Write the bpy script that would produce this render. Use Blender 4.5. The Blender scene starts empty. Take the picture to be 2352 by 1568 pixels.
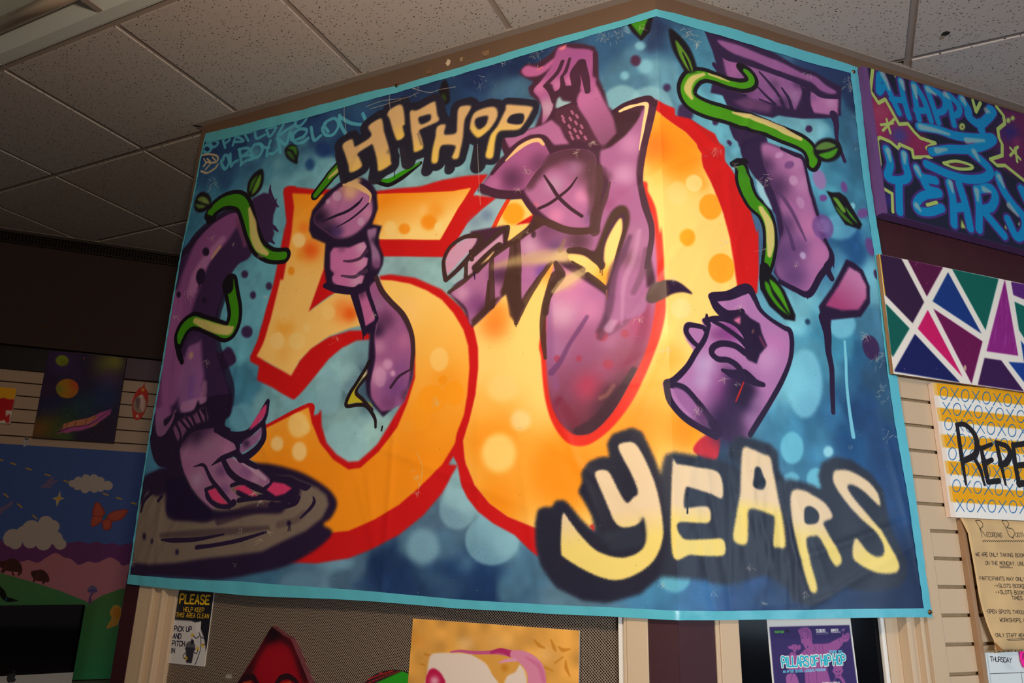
import bpy, bmesh, math, random
import numpy as np
from mathutils import Vector, Matrix
random.seed(7); rng = np.random.default_rng(7)
sc = bpy.context.scene; col = sc.collection; PI = math.pi
# ------------------------------------------------------------------ camera (solved from the ceiling grid, metres)
F_PX = 1649.4; CAM = np.array([0., 0., 1.45])
YAW, PITCH, ROLL = -0.43601, 0.28369, 0.02607
def cam_axes():
    cy, sy, cp, sp = math.cos(YAW), math.sin(YAW), math.cos(PITCH), math.sin(PITCH)
    F = np.array([sy*cp, cy*cp, sp]); R = np.array([cy, -sy, 0.]); U = np.cross(R, F)
    cr, sr = math.cos(ROLL), math.sin(ROLL)
    return cr*R + sr*U, -sr*R + cr*U, F
AX = cam_axes(); AXM = np.array(AX)
cd = bpy.data.cameras.new('camera'); cd.sensor_width = 36; cd.lens = 36*F_PX/2352; cd.clip_start = .05
co = bpy.data.objects.new('camera', cd); col.objects.link(co)
m = Matrix([[AX[0][i], AX[1][i], -AX[2][i], CAM[i]] for i in range(3)] + [[0, 0, 0, 1]])
co.matrix_world = m; sc.camera = co
# ------------------------------------------------------------------ exposure
sc.view_settings.view_transform = 'Standard'; sc.view_settings.look = 'None'
sc.view_settings.gamma = 1; sc.view_settings.use_curve_mapping = False
sc.view_settings.exposure = 0.0
# ------------------------------------------------------------------ world and lamps
w = bpy.data.worlds.new('world'); sc.world = w; w.use_nodes = True
w.node_tree.nodes['Background'].inputs[0].default_value = (.95, .80, .88, 1)
w.node_tree.nodes['Background'].inputs[1].default_value = .07
def lamp(name, kind, loc, target, power, color, size=.5, sizey=None, spread=None, blend=None, spot=None):
    d = bpy.data.lights.new(name, kind); d.energy = power; d.color = color
    if kind == 'AREA':
        d.shape = 'RECTANGLE'; d.size = size; d.size_y = sizey or size
        if spread: d.spread = math.radians(spread)
    else:
        d.shadow_soft_size = size
    if kind == 'SPOT': d.spot_size = math.radians(spot); d.spot_blend = blend
    o = bpy.data.objects.new(name, d); col.objects.link(o); o.location = loc
    o.rotation_euler = (Vector(target)-Vector(loc)).to_track_quat('-Z', 'Y').to_euler()
    return o
lamp('warm_lamp_light', 'POINT', (-.35, .30, 2.40), (-.62, 1.84, 2.02), 86, (1, .79, .57), .10)
lamp('window_daylight', 'AREA', (1.7, -1.9, 1.5), (.75, 2.7, 1.25), 34, (.90, .94, 1), 1.2, 1.1, spread=80)
lamp('side_window_light', 'AREA', (4.3, 1.5, 1.45), (-.3, 1.95, 1.45), 24, (.62, .82, 1), 1.3, 1.2)
# ------------------------------------------------------------------ geometry of the room: pixel -> point on a plane of the room
S2 = .7071067811865476
KX, KY, CEIL = -.400, 1.844, 3.128
C45 = np.array([S2, S2, 0.]); NR = np.array([S2, -S2, 0.])           # along / out of the angled wall
def rays(P):
    P = np.asarray(P, float).reshape(-1, 2)
    d = np.stack([(P[:, 0]-1176)/F_PX, -(P[:, 1]-784)/F_PX, np.ones(len(P))], 1)
    return d @ AXM
def hit(P, p0, n):
    r = rays(P); n = np.asarray(n, float)
    return CAM + r*(((np.asarray(p0, float)-CAM) @ n)/(r @ n))[:, None]
class Plane:                                # origin, horizontal axis, normal towards the room
    def __init__(s, o, u, n, off=0.):
        s.u = np.array(u, float); s.n = np.array(n, float); s.o = np.array(o, float)+s.n*off
    def uv(s, P):
        q = hit(P, s.o, s.n)-s.o
        return np.stack([q @ s.u, q[:, 2]], 1)            # u metres, z height (o.z = 0)
    def pt(s, u, z, d=0.): 
        p = s.o+s.u*u+s.n*d; return Vector((p[0], p[1], z))
    def off(s, d): return Plane(s.o, s.u, s.n, d)
PL = Plane((KX, KY, 0), (1, 0, 0), (0, -1, 0))
PR = Plane((KX, KY, 0), C45, NR)
PB = Plane((-4.247, 2.178, 0), C45, NR)     # far wall of the room, left
# ------------------------------------------------------------------ zoom frames used while tracing: origin and scale
FR = dict(a=(0,0,.3826), b=(800,0,.3826), c=(1552,0,.3826), d=(0,500,.3826), e=(800,500,.3826), f=(1552,500,.3826),
 g=(0,968,.3826), h=(800,968,.3826), i=(1552,968,.3826), A1=(280,360,.1913), A2=(280,640,.1913), A3=(280,900,.1913),
 A4=(640,360,.1913), A5=(640,640,.1913), A6=(450,180,.1913), A7=(760,180,.1913), B1=(1080,60,.2155), B2=(1080,380,.2155),
 B3=(980,480,.1913), B4=(1220,620,.2551), B5=(1520,40,.2155), B6=(1640,340,.2551), B7=(1480,620,.2551),
 B8=(1220,960,.2934), C1=(1640,960,.2998), C2=(280,1020,.2487), px=(0,0,1.),
 D1=(0,780,.17217), D2=(0,1000,.19129), D3=(0,1260,.19642), D4=(240,1320,.15818), D5=(500,1400,.19558), D6=(920,1400,.22959),
 E1=(1950,130,.28694), E2=(2010,560,.22953), E3=(2090,860,.22962), E4=(2050,1180,.24754), E5=(1400,1400,.32313), E6=(1740,1410,.11054))
def pts(s):
    if not isinstance(s, str): return np.asarray(s, float)
    f = FR['px']; out = []
    for t in s.split():
        if t in FR: f = FR[t]
        else:
            x, y = t.split(','); out.append((f[0]+float(x)*f[2], f[1]+float(y)*f[2]))
    return np.array(out)
def scl(s):
    k = s.split()[0]; return FR[k][2] if k in FR else 1.
def smooth(P, closed=False, n=8):
    P = np.asarray(P, float)
    if len(P) < 3: return P
    if closed: Q = np.vstack([P[-1], P, P[0], P[1]])
    else: Q = np.vstack([2*P[0]-P[1], P, 2*P[-1]-P[-2]])
    t = np.linspace(0, 1, n, endpoint=False)[:, None]; o = []
    for i in range(1, len(Q)-2):
        a, b, c, d = Q[i-1], Q[i], Q[i+1], Q[i+2]
        o.append(.5*(2*b+(c-a)*t+(2*a-5*b+4*c-d)*t*t+(3*b-a-3*c+d)*t**3))
    if not closed: o.append(Q[-2:-1])
    return np.vstack(o)
def box_blur(m, r):
    r = int(round(r))
    if r < 1: return m
    for ax in (0, 1):
        for _ in range(2):
            p = np.pad(m, [(r+1, r) if k == ax else (0, 0) for k in (0, 1)], mode='edge').cumsum(ax)
            n = m.shape[ax]
            m = (np.take(p, range(2*r+1, 2*r+1+n), ax)-np.take(p, range(0, n), ax))/(2*r+1)
    return m
def vnoise(h, w, cell, seed=0):
    r = np.random.default_rng(seed); gh, gw = int(h/cell)+3, int(w/cell)+3
    g = r.random((gh, gw)).astype(np.float32)
    y = np.arange(h)/cell; x = np.arange(w)/cell; yi = y.astype(int); xi = x.astype(int)
    fy = y-yi; fx = x-xi; fy = (fy*fy*(3-2*fy))[:, None].astype(np.float32); fx = (fx*fx*(3-2*fx))[None, :].astype(np.float32)
    a = g[yi][:, xi]; b = g[yi][:, xi+1]; c = g[yi+1][:, xi]; d = g[yi+1][:, xi+1]
    return (a*(1-fx)+b*fx)*(1-fy)+(c*(1-fx)+d*fx)*fy
class Canvas:
    """a painted surface: everything is laid down in the surface's own metres"""
    def __init__(s, w, h, ppm, u0, z1, mapf, base=(255, 255, 255)):
        s.W, s.H = int(w*ppm), int(h*ppm); s.ppm = ppm; s.u0 = u0; s.z1 = z1; s.mapf = mapf
        s.a = np.empty((s.H, s.W, 3), np.float32); s.a[:] = base; s.clip = None
    def cv(s, P):
        q = s.mapf(P); return np.stack([(q[:, 0]-s.u0)*s.ppm, (s.z1-q[:, 1])*s.ppm], 1)
    def scale(s, P):
        e = 2.; P = np.asarray(P, float); a = s.cv(P); b = s.cv(P+[e, 0]); c = s.cv(P+[0, e])
        u = (b-a)/e; v = (c-a)/e
        return np.sqrt(np.abs(u[:, 0]*v[:, 1]-u[:, 1]*v[:, 0]))
    def blend(s, y0, x0, m, c, op=1., grain=0.):
        h, w = m.shape
        Y0, X0 = max(y0, 0), max(x0, 0); Y1, X1 = min(y0+h, s.H), min(x0+w, s.W)
        if Y1 <= Y0 or X1 <= X0: return
        m = m[Y0-y0:Y1-y0, X0-x0:X1-x0]*op
        if grain: 
            n = np.random.default_rng(Y0*7+X0).random(m.shape).astype(np.float32)
            m = np.clip(m+(n-.5)*grain*4*m*(1-m), 0, 1)
        if s.clip is not None: m = m*s.clip[Y0:Y1, X0:X1]
        m = m[..., None]; r = s.a[Y0:Y1, X0:X1]
        c = np.asarray(c, np.float32)
        if c.ndim == 3: c = c[Y0-y0:Y1-y0, X0-x0:X1-x0]
        r += (c-r)*m
    def mask(s, Q, soft=0.):
        """coverage of a closed polygon given in canvas pixels"""
        pad = int(soft*2.5)+3
        x0, y0 = np.floor(Q.min(0)).astype(int)-pad; x1, y1 = np.ceil(Q.max(0)).astype(int)+pad
        x0 = max(x0, -pad-50); y0 = max(y0, -pad-50); x1 = min(x1, s.W+pad+50); y1 = min(y1, s.H+pad+50)
        w, h = x1-x0, y1-y0
        if w < 2 or h < 2: return None
        A = (Q-[x0, y0])*[1, 4]; B = np.roll(A, -1, 0)                # four scanlines a pixel row
        d = np.where(B[:, 1] > A[:, 1], 1., -1.); lo = np.minimum(A[:, 1], B[:, 1]); hi = np.maximum(A[:, 1], B[:, 1])
        k0 = np.clip(np.ceil(lo-.5), 0, 4*h).astype(int); k1 = np.clip(np.ceil(hi-.5), 0, 4*h).astype(int); n = np.maximum(k1-k0, 0)
        idx = np.repeat(np.arange(len(A)), n); k = np.arange(len(idx))-np.repeat(np.cumsum(n)-n, n)+k0[idx]
        dy = (B-A)[idx, 1]; xx = A[idx, 0]+(B-A)[idx, 0]*((k+.5-A[idx, 1])/np.where(dy == 0, 1, dy))
        xx = np.clip(xx, 0, w-1.001); xi = xx.astype(int); fx = xx-xi; yi = k//4; dd = d[idx]*.25
        acc = np.bincount(yi*w+xi, dd*(1-fx), minlength=w*h)[:w*h]+np.bincount(yi*w+xi+1, dd*fx, minlength=w*h)[:w*h]
        m = np.clip(np.abs(np.cumsum(acc.reshape(h, w), 1)), 0, 1).astype(np.float32)
        if soft > 1: m = box_blur(m, soft)
        return y0, x0, m
    def poly(s, p, closed=True, sm=True):
        P = pts(p); P = smooth(P, closed) if sm else P
        if closed and len(P) < 400:                      # subdivide before mapping so bends over the corner stay true
            n = np.linspace(0, 1, 4, endpoint=False)[None, :, None]; P = (P[:, None]*(1-n)+np.roll(P, -1, 0)[:, None]*n).reshape(-1, 2)
        return s.cv(P)
    def fill(s, p, c, soft=1.2, op=1., sm=True, c2=None, ax=None, hole=None, grain=0.):
        k = float(np.median(s.scale(pts(p)[:1]))) 
        r = s.mask(s.poly(p, True, sm), soft*k)
        if r is None: return
        y0, x0, m = r
        for hh in (hole or []):
            q = s.mask(s.poly(hh, True, sm), soft*k)
            Y, X, mm = q; dy, dx = Y-y0, X-x0
            ya, xa = max(dy, 0), max(dx, 0); yb, xb = min(dy+mm.shape[0], m.shape[0]), min(dx+mm.shape[1], m.shape[1])
            m[ya:yb, xa:xb] *= 1-mm[ya-dy:yb-dy, xa-dx:xb-dx]
        if c2 is not None:
            g = s.cv(pts(ax)); d = g[1]-g[0]; L = d @ d
            yy, xx = np.mgrid[0:m.shape[0], 0:m.shape[1]]
            t = np.clip(((xx+x0-g[0, 0])*d[0]+(yy+y0-g[0, 1])*d[1])/L, 0, 1)[..., None]
            c = (np.asarray(c)*(1-t)+np.asarray(c2)*t).astype(np.float32)
        s.blend(y0, x0, m, c, op, grain)
    def line(s, p, w, c, soft=1.5, op=1., sm=True, closed=False, grain=0.):
        """brush stroke; w in the units of the tracing frame, a number or a list along the stroke"""
        P0 = pts(p); f = scl(p) if isinstance(p, str) else 1.
        W = np.interp(np.linspace(0, 1, len(P0)), np.linspace(0, 1, np.size(w)), np.atleast_1d(w).astype(float))*f/2
        if closed: P0 = np.vstack([P0, P0[:1]]); W = np.append(W, W[0])
        n = 8 if (sm and len(P0) > 2) else 1
        P = smooth(P0, False, n) if n > 1 else P0
        if n > 1: W = np.interp(np.linspace(0, 1, len(P)), np.linspace(0, 1, len(W)), W)
        k = s.scale(P); Q = s.cv(P); R = W*k; sf = max(.6, soft*float(k.mean()))
        lo = (Q-R[:, None]).min(0)-sf-2; hi = (Q+R[:, None]).max(0)+sf+2
        x0, y0 = np.floor(lo).astype(int); x1, y1 = np.ceil(hi).astype(int)+1
        if x1 < 0 or y1 < 0 or x0 > s.W or y0 > s.H: return
        m = np.zeros((y1-y0, x1-x0), np.float32)
        for i in range(max(1, len(Q)-1)):
            a = Q[i]; b = Q[min(i+1, len(Q)-1)]; ra, rb = R[i], R[min(i+1, len(Q)-1)]; rr = max(ra, rb)+sf+1
            X0, Y0 = np.maximum(np.floor(np.minimum(a, b)-rr).astype(int)-[x0, y0], 0); X1, Y1 = np.ceil(np.maximum(a, b)+rr).astype(int)+1-[x0, y0]
            yy, xx = np.ogrid[Y0:min(Y1, m.shape[0]), X0:min(X1, m.shape[1])]
            if yy.size == 0 or xx.size == 0: continue
            px = xx+x0-a[0]; py = yy+y0-a[1]; d = b-a; L = d @ d
            t = np.clip((px*d[0]+py*d[1])/L, 0, 1) if L > 1e-9 else np.zeros((1, 1))
            ds = np.hypot(px-t*d[0], py-t*d[1]); v = np.clip((ra+(rb-ra)*t-ds)/sf+.5, 0, 1).astype(np.float32)
            v = v*v*(3-2*v); r = m[Y0:Y1, X0:X1]; np.maximum(r, v, out=r)
        s.blend(y0, x0, m, c, op, grain)
    def dot(s, x, y, rx, ry, c, soft=2., op=1., ang=0., grain=0., fr='px'):
        f = FR[fr]; x = f[0]+x*f[2]; y = f[1]+y*f[2]; rx *= f[2]; ry *= f[2]
        t = np.linspace(0, 2*PI, 28, endpoint=False); ca, sa = math.cos(ang), math.sin(ang)
        P = np.stack([x+rx*np.cos(t)*ca-ry*np.sin(t)*sa, y+rx*np.cos(t)*sa+ry*np.sin(t)*ca], 1)
        s.fill(P, c, soft, op, sm=False, grain=grain)
    def blob(s, fr, x, y, r, c, op=1., ry=None, ang=0.):          # airbrushed, fades all the way out
        s.dot(x, y, r*.74, (ry or r)*.74, c, soft=r*.36*FR[fr][2], op=op, ang=ang, fr=fr)
    def setclip(s, p=None, sm=True, soft=1.):
        if p is None: s.clip = None; return
        r = s.mask(s.poly(p, True, sm), soft)
        s.clip = np.zeros((s.H, s.W), np.float32)
        y0, x0, m = r; Y0, X0 = max(y0, 0), max(x0, 0); Y1, X1 = min(y0+m.shape[0], s.H), min(x0+m.shape[1], s.W)
        s.clip[Y0:Y1, X0:X1] = m[Y0-y0:Y1-y0, X0-x0:X1-x0]
    def image(s, name):
        im = bpy.data.images.new(name, s.W, s.H, alpha=False)
        px = np.ones((s.H, s.W, 4), np.float32); px[..., :3] = np.clip(s.a/255., 0, 1)
        im.pixels.foreach_set(px[::-1].ravel()); im.update(); im.pack(); return im
# single-line lettering on a 4 x 6 cell, for hand-written and printed words
GL = {'A':'0,6 2,0 4,6|.8,4 3.2,4','B':'0,0 0,6 3,6 4,5 4,4 3,3 0,3|0,0 2.7,0 3.6,1 3.4,2.4 2.6,3','C':'4,1 3,0 1,0 0,1.5 0,4.5 1,6 3,6 4,5','D':'0,0 0,6 2.4,6 4,4.5 4,1.5 2.4,0 0,0',
'E':'4,0 0,0 0,6 4,6|0,3 3,3','F':'4,0 0,0 0,6|0,3 3,3','G':'4,1 3,0 1,0 0,1.5 0,4.5 1,6 3,6 4,5 4,3.3 2.4,3.3','H':'0,0 0,6|4,0 4,6|0,3 4,3','I':'2,0 2,6','J':'3.5,0 3.5,5 2.5,6 1,6 0,5',
'K':'0,0 0,6|4,0 0,3.4|1.2,2.6 4,6','L':'0,0 0,6 4,6','M':'0,6 .4,0 2,4 3.6,0 4,6','N':'0,6 0,0 4,6 4,0','O':'2,0 .6,.6 0,2 0,4 .6,5.4 2,6 3.4,5.4 4,4 4,2 3.4,.6 2,0','P':'0,6 0,0 3,0 4,1 4,2.2 3,3.2 0,3.2',
'Q':'2,0 0,2 0,4 2,6 4,4 4,2 2,0|2.6,4.4 4,6','R':'0,6 0,0 3,0 4,1 4,2.2 3,3.2 0,3.2|2,3.2 4,6','S':'4,.9 3,0 1,0 0,1 .3,2.4 3.6,3.6 4,5 3,6 1,6 0,5.1','T':'0,0 4,0|2,0 2,6','U':'0,0 0,4.6 1,6 3,6 4,4.6 4,0',
'V':'0,0 2,6 4,0','W':'0,0 1,6 2,2 3,6 4,0','X':'0,0 4,6|4,0 0,6','Y':'0,0 2,3 4,0|2,3 2,6','Z':'0,0 4,0 0,6 4,6','.':'1.8,5.8 2.2,6',',':'2,5.6 1.4,7','-':'.8,3.3 3.2,3.3','>':'.5,1.8 3,3.3 .5,4.8','(':'3,0 1.6,1.6 1.6,4.4 3,6',')':'1,0 2.4,1.6 2.4,4.4 1,6',
'*':'1.6,2.8 2.2,2.8 2.2,3.4 1.6,3.4 1.6,2.8','3':'.3,.4 2,0 3.6,.8 3.6,2.2 2,2.9 3.8,3.8 3.8,5.2 2,6 .2,5.4','9':'3.8,2.4 2,3.3 .2,2.2 .6,.6 2.2,0 3.8,1 3.8,3 2.6,6','1':'1,1 2.4,0 2.4,6',"'":'2,0 2,1.4',':':'2,1.6 2,2|2,4.6 2,5','4':'3,6 3,0 0,4 4,4','0':'2,0 0,2 0,4 2,6 4,4 4,2 2,0','2':'0,1 2,0 4,1 4,2 0,6 4,6','5':'4,0 .4,0 0,3 3,2.6 4,4 3,6 0,5.6'}
def text(cv, s, o, ex, ey, h, w, c, soft=.8, gap=1.35, wide=.62, jig=0., op=1.):
    """write s from pixel o, along pixel direction ex, down ey; h = cap height"""
    o = np.array(o, float); ex = np.array(ex, float); ex /= np.hypot(*ex); ey = np.array(ey, float); ey /= np.hypot(*ey); x = 0.
    for ch in s:
        if ch == ' ': x += h*wide*.9; continue
        cw = h*wide
        narrow = ch in "I.,'*:1"
        for st in GL.get(ch, '').split('|'):
            P = np.array([[float(v) for v in t.split(',')] for t in st.split()])
            if narrow: P[:, 0] = (P[:, 0]-2)*1+.6
            if jig: P = P+rng.normal(0, jig, P.shape)
            q = o+ex*(x+P[:, :1]/4*cw)+ey*(P[:, 1:]/6*h)
            cv.line(q, w, c, soft, op, sm=ch in 'BCDGJOPQRSU3902')
        x += cw*(.35 if narrow else 1)+cw*(gap-1)
    return o+ex*x
# ------------------------------------------------------------------ materials
def mat(name, color, rough=.6, spec=.5, metal=0., bump=None, noise=None, emit=None, coat=0., trans=0., alpha=1.):
    m = bpy.data.materials.new(name); m.use_nodes = True; nt = m.node_tree; b = nt.nodes['Principled BSDF']
    lin = tuple((v/255/12.92 if v/255 <= .04045 else ((v/255+.055)/1.055)**2.4) for v in color)+(1,)
    b.inputs['Base Color'].default_value = lin; b.inputs['Roughness'].default_value = rough
    b.inputs['Metallic'].default_value = metal; b.inputs['Specular IOR Level'].default_value = spec
    b.inputs['Coat Weight'].default_value = coat; b.inputs['Transmission Weight'].default_value = trans; b.inputs['Alpha'].default_value = alpha
    if emit: b.inputs['Emission Color'].default_value = lin; b.inputs['Emission Strength'].default_value = emit
    tc = nt.nodes.new('ShaderNodeTexCoord')
    if noise:                                             # (scale, amount): gentle unevenness of the colour itself
        n = nt.nodes.new('ShaderNodeTexNoise'); n.inputs['Scale'].default_value = noise[0]; n.inputs['Detail'].default_value = 6
        mx = nt.nodes.new('ShaderNodeMixRGB'); mx.blend_type = 'MULTIPLY'; mx.inputs[0].default_value = noise[1]; mx.inputs[1].default_value = lin
        nt.links.new(tc.outputs['Object'], n.inputs['Vector']); nt.links.new(n.outputs['Color'], mx.inputs[2])
        rg = nt.nodes.new('ShaderNodeRGBToBW'); nt.links.new(n.outputs['Color'], rg.inputs[0])
        mr = nt.nodes.new('ShaderNodeMapRange'); mr.inputs[1].default_value = .3; mr.inputs[2].default_value = .7; mr.inputs[3].default_value = .35; mr.inputs[4].default_value = 1.3
        nt.links.new(rg.outputs[0], mr.inputs[0]); nt.links.new(mr.outputs[0], mx.inputs[2]); nt.links.new(mx.outputs[0], b.inputs['Base Color'])
    if bump:                                              # (scale, strength, distance)
        n = nt.nodes.new('ShaderNodeTexNoise'); n.inputs['Scale'].default_value = bump[0]; n.inputs['Detail'].default_value = 5
        bp = nt.nodes.new('ShaderNodeBump'); bp.inputs['Strength'].default_value = bump[1]; bp.inputs['Distance'].default_value = bump[2]
        nt.links.new(tc.outputs['Object'], n.inputs['Vector']); nt.links.new(n.outputs['Fac'], bp.inputs['Height']); nt.links.new(bp.outputs[0], b.inputs['Normal'])
    return m
def picture(name, im, rough=.5, spec=.4, bump=None, coat=0.):
    m = mat(name, (255, 255, 255), rough, spec, bump=bump, coat=coat); nt = m.node_tree
    t = nt.nodes.new('ShaderNodeTexImage'); t.image = im; t.extension = 'EXTEND'; t.interpolation = 'Cubic'
    uv = nt.nodes.new('ShaderNodeUVMap'); uv.uv_map = 'UVMap'
    nt.links.new(uv.outputs[0], t.inputs[0]); nt.links.new(t.outputs[0], nt.nodes['Principled BSDF'].inputs['Base Color'])
    return m
# ------------------------------------------------------------------ meshes
def link(name, me, m=None, parent=None):
    o = bpy.data.objects.new(name, me); col.objects.link(o)
    if m is not None:
        for q in (m if isinstance(m, (list, tuple)) else [m]): me.materials.append(q)
    if parent is not None: o.parent = parent
    return o
def tag(o, label=None, cat=None, group=None, kind=None):
    if label: o['label'] = label
    if cat: o['category'] = cat
    if group: o['group'] = group
    if kind: o['kind'] = kind
    return o
def mesh(name, V, F, m=None, parent=None, uv=None, smooth_=False):
    me = bpy.data.meshes.new(name); me.from_pydata([tuple(v) for v in V], [], F); me.update()
    if uv is not None:
        l = me.uv_layers.new(name='UVMap')
        for lp in me.loops: l.data[lp.index].uv = uv[lp.vertex_index]
    if smooth_:
        for p in me.polygons: p.use_smooth = True
    return link(name, me, m, parent)
def prism(name, pl, poly, d0, d1, m, parent=None, bevel=0., front=None, uvbox=None):
    """outline [(u, z)..] on a room plane, standing from d0 to d1 in front of it; front = picture material"""
    bm = bmesh.new(); n = len(poly)
    A = [bm.verts.new(pl.pt(u, z, d0)) for u, z in poly]; B = [bm.verts.new(pl.pt(u, z, d1)) for u, z in poly]
    ff = bm.faces.new(B); bk = bm.faces.new(A[::-1])
    for i in range(n): bm.faces.new((A[i], A[(i+1) % n], B[(i+1) % n], B[i]))
    bmesh.ops.recalc_face_normals(bm, faces=bm.faces)
    if bevel: bmesh.ops.bevel(bm, geom=[e for e in bm.edges], offset=bevel, segments=2, profile=.6, affect='EDGES')
    me = bpy.data.meshes.new(name); uvl = bm.loops.layers.uv.new('UVMap')
    if uvbox:
        u0, z0, u1, z1 = uvbox
        for f in bm.faces:
            for l in f.loops:
                q = np.array(l.vert.co)-pl.o; l[uvl].uv = ((q @ pl.u-u0)/(u1-u0), (q[2]-z0)/(z1-z0))
            if front and f.normal.dot(Vector(pl.n)) > .9: f.material_index = 1
    bm.to_mesh(me); bm.free()
    return link(name, me, [m, front] if front else m, parent)
def rect(u0, z0, u1, z1): return [(u0, z0), (u1, z0), (u1, z1), (u0, z1)]
def bx(name, lo, hi, m, parent=None, bevel=0.):
    bm = bmesh.new(); bmesh.ops.create_cube(bm, size=1)
    lo = Vector(lo); hi = Vector(hi)
    for v in bm.verts: v.co = Vector(((lo[i]+hi[i])/2+v.co[i]*(hi[i]-lo[i]) for i in range(3)))
    if bevel: bmesh.ops.bevel(bm, geom=list(bm.edges), offset=bevel, segments=2, affect='EDGES')
    me = bpy.data.meshes.new(name); bm.to_mesh(me); bm.free(); return link(name, me, m, parent)
def tube(name, P, r, m, parent=None, seg=10):
    V = []; F = []; P = [Vector(p) for p in P]
    for i, p in enumerate(P):
        t = (P[min(i+1, len(P)-1)]-P[max(i-1, 0)]).normalized(); a = t.orthogonal().normalized(); b = t.cross(a)
        rr = r[i] if isinstance(r, (list, tuple)) else r
        V += [p+a*rr*math.cos(2*PI*k/seg)+b*rr*math.sin(2*PI*k/seg) for k in range(seg)]
    for i in range(len(P)-1):
        F += [(i*seg+k, i*seg+(k+1) % seg, (i+1)*seg+(k+1) % seg, (i+1)*seg+k) for k in range(seg)]
    F += [tuple(range(seg))[::-1], tuple((len(P)-1)*seg+k for k in range(seg))]
    return mesh(name, V, F, m, parent, smooth_=True)
def empty(name, loc, label, cat, group=None):
    o = bpy.data.objects.new(name, None); col.objects.link(o); o.location = loc
    o.empty_display_size = .05; tag(o, label, cat, group); return o
def adopt(root, *obs):                     # parent without moving
    for o in obs:
        o.parent = root; o.matrix_parent_inverse = Matrix.Translation(-Vector(root.location))
# ------------------------------------------------------------------ materials of the room
M_TILE = mat('ceiling_tile', (176,172,166), .95, .1)
nt = M_TILE.node_tree; tc = nt.nodes.new('ShaderNodeTexCoord'); mp = nt.nodes.new('ShaderNodeMapping'); mp.inputs['Scale'].default_value = (1, 1.9, 1); mp.inputs['Rotation'].default_value = (0, 0, .5)
vo = nt.nodes.new('ShaderNodeTexVoronoi'); vo.inputs['Scale'].default_value = 75; vo.inputs['Randomness'].default_value = 1
no = nt.nodes.new('ShaderNodeTexNoise'); no.inputs['Scale'].default_value = 110; no.inputs['Detail'].default_value = 2
sb = nt.nodes.new('ShaderNodeMath'); sb.operation = 'MULTIPLY_ADD'; sb.inputs[1].default_value = .62; sb.inputs[2].default_value = -.27
ad = nt.nodes.new('ShaderNodeMath'); ad.operation = 'ADD'
rp = nt.nodes.new('ShaderNodeMapRange'); rp.inputs[1].default_value = .16; rp.inputs[2].default_value = .24; rp.inputs[3].default_value = 0; rp.inputs[4].default_value = 1
bp = nt.nodes.new('ShaderNodeBump'); bp.inputs['Distance'].default_value = .004; bp.inputs['Strength'].default_value = .9
mx = nt.nodes.new('ShaderNodeMixRGB'); mx.inputs[1].default_value = (.06,.05,.05,1); mx.inputs[2].default_value = (.47,.425,.40,1)
L = nt.links.new; L(tc.outputs['Object'], mp.inputs[0]); L(mp.outputs[0], vo.inputs['Vector']); L(tc.outputs['Object'], no.inputs['Vector']); L(no.outputs['Fac'], sb.inputs[0]); L(vo.outputs['Distance'], ad.inputs[0]); L(sb.outputs[0], ad.inputs[1])
L(ad.outputs[0], rp.inputs[0]); L(rp.outputs[0], bp.inputs['Height']); L(bp.outputs[0], nt.nodes['Principled BSDF'].inputs['Normal']); L(rp.outputs[0], mx.inputs[0]); L(mx.outputs[0], nt.nodes['Principled BSDF'].inputs['Base Color'])
M_GRID = mat('grid_metal', (150,138,130), .5, .4); M_GRIDL = mat('grid_lip', (205,200,190), .5)
M_FASC = mat('brown_fascia', (104,80,62), .6, noise=(3,.3)); M_CREAM = mat('cream_paint', (196,172,142), .5, bump=(30,.2,.002)); M_CREAM2 = mat('cream_slatwall', (190,166,136), .5)
M_MAR = mat('maroon_paint', (56,18,26), .5, noise=(8,.3)); M_DARK = mat('dark_void', (14,13,15), .9, .1); M_GROOVE = mat('groove_shadow', (70,58,46), .9, .1)
M_BULK = mat('dark_bulkhead', (66,54,52), .95, .1, bump=(60,.3,.002)); M_BLACK = mat('black_satin', (16,15,18), .4); M_WHITE = mat('white_edge', (225,220,210), .6)
M_FLOOR = mat('floor', (90,84,78), .7, noise=(2,.4)); M_WALL = mat('room_wall', (150,140,130), .8)
M_BRASS = mat('brass', (130,96,60), .35, metal=1.)
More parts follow.
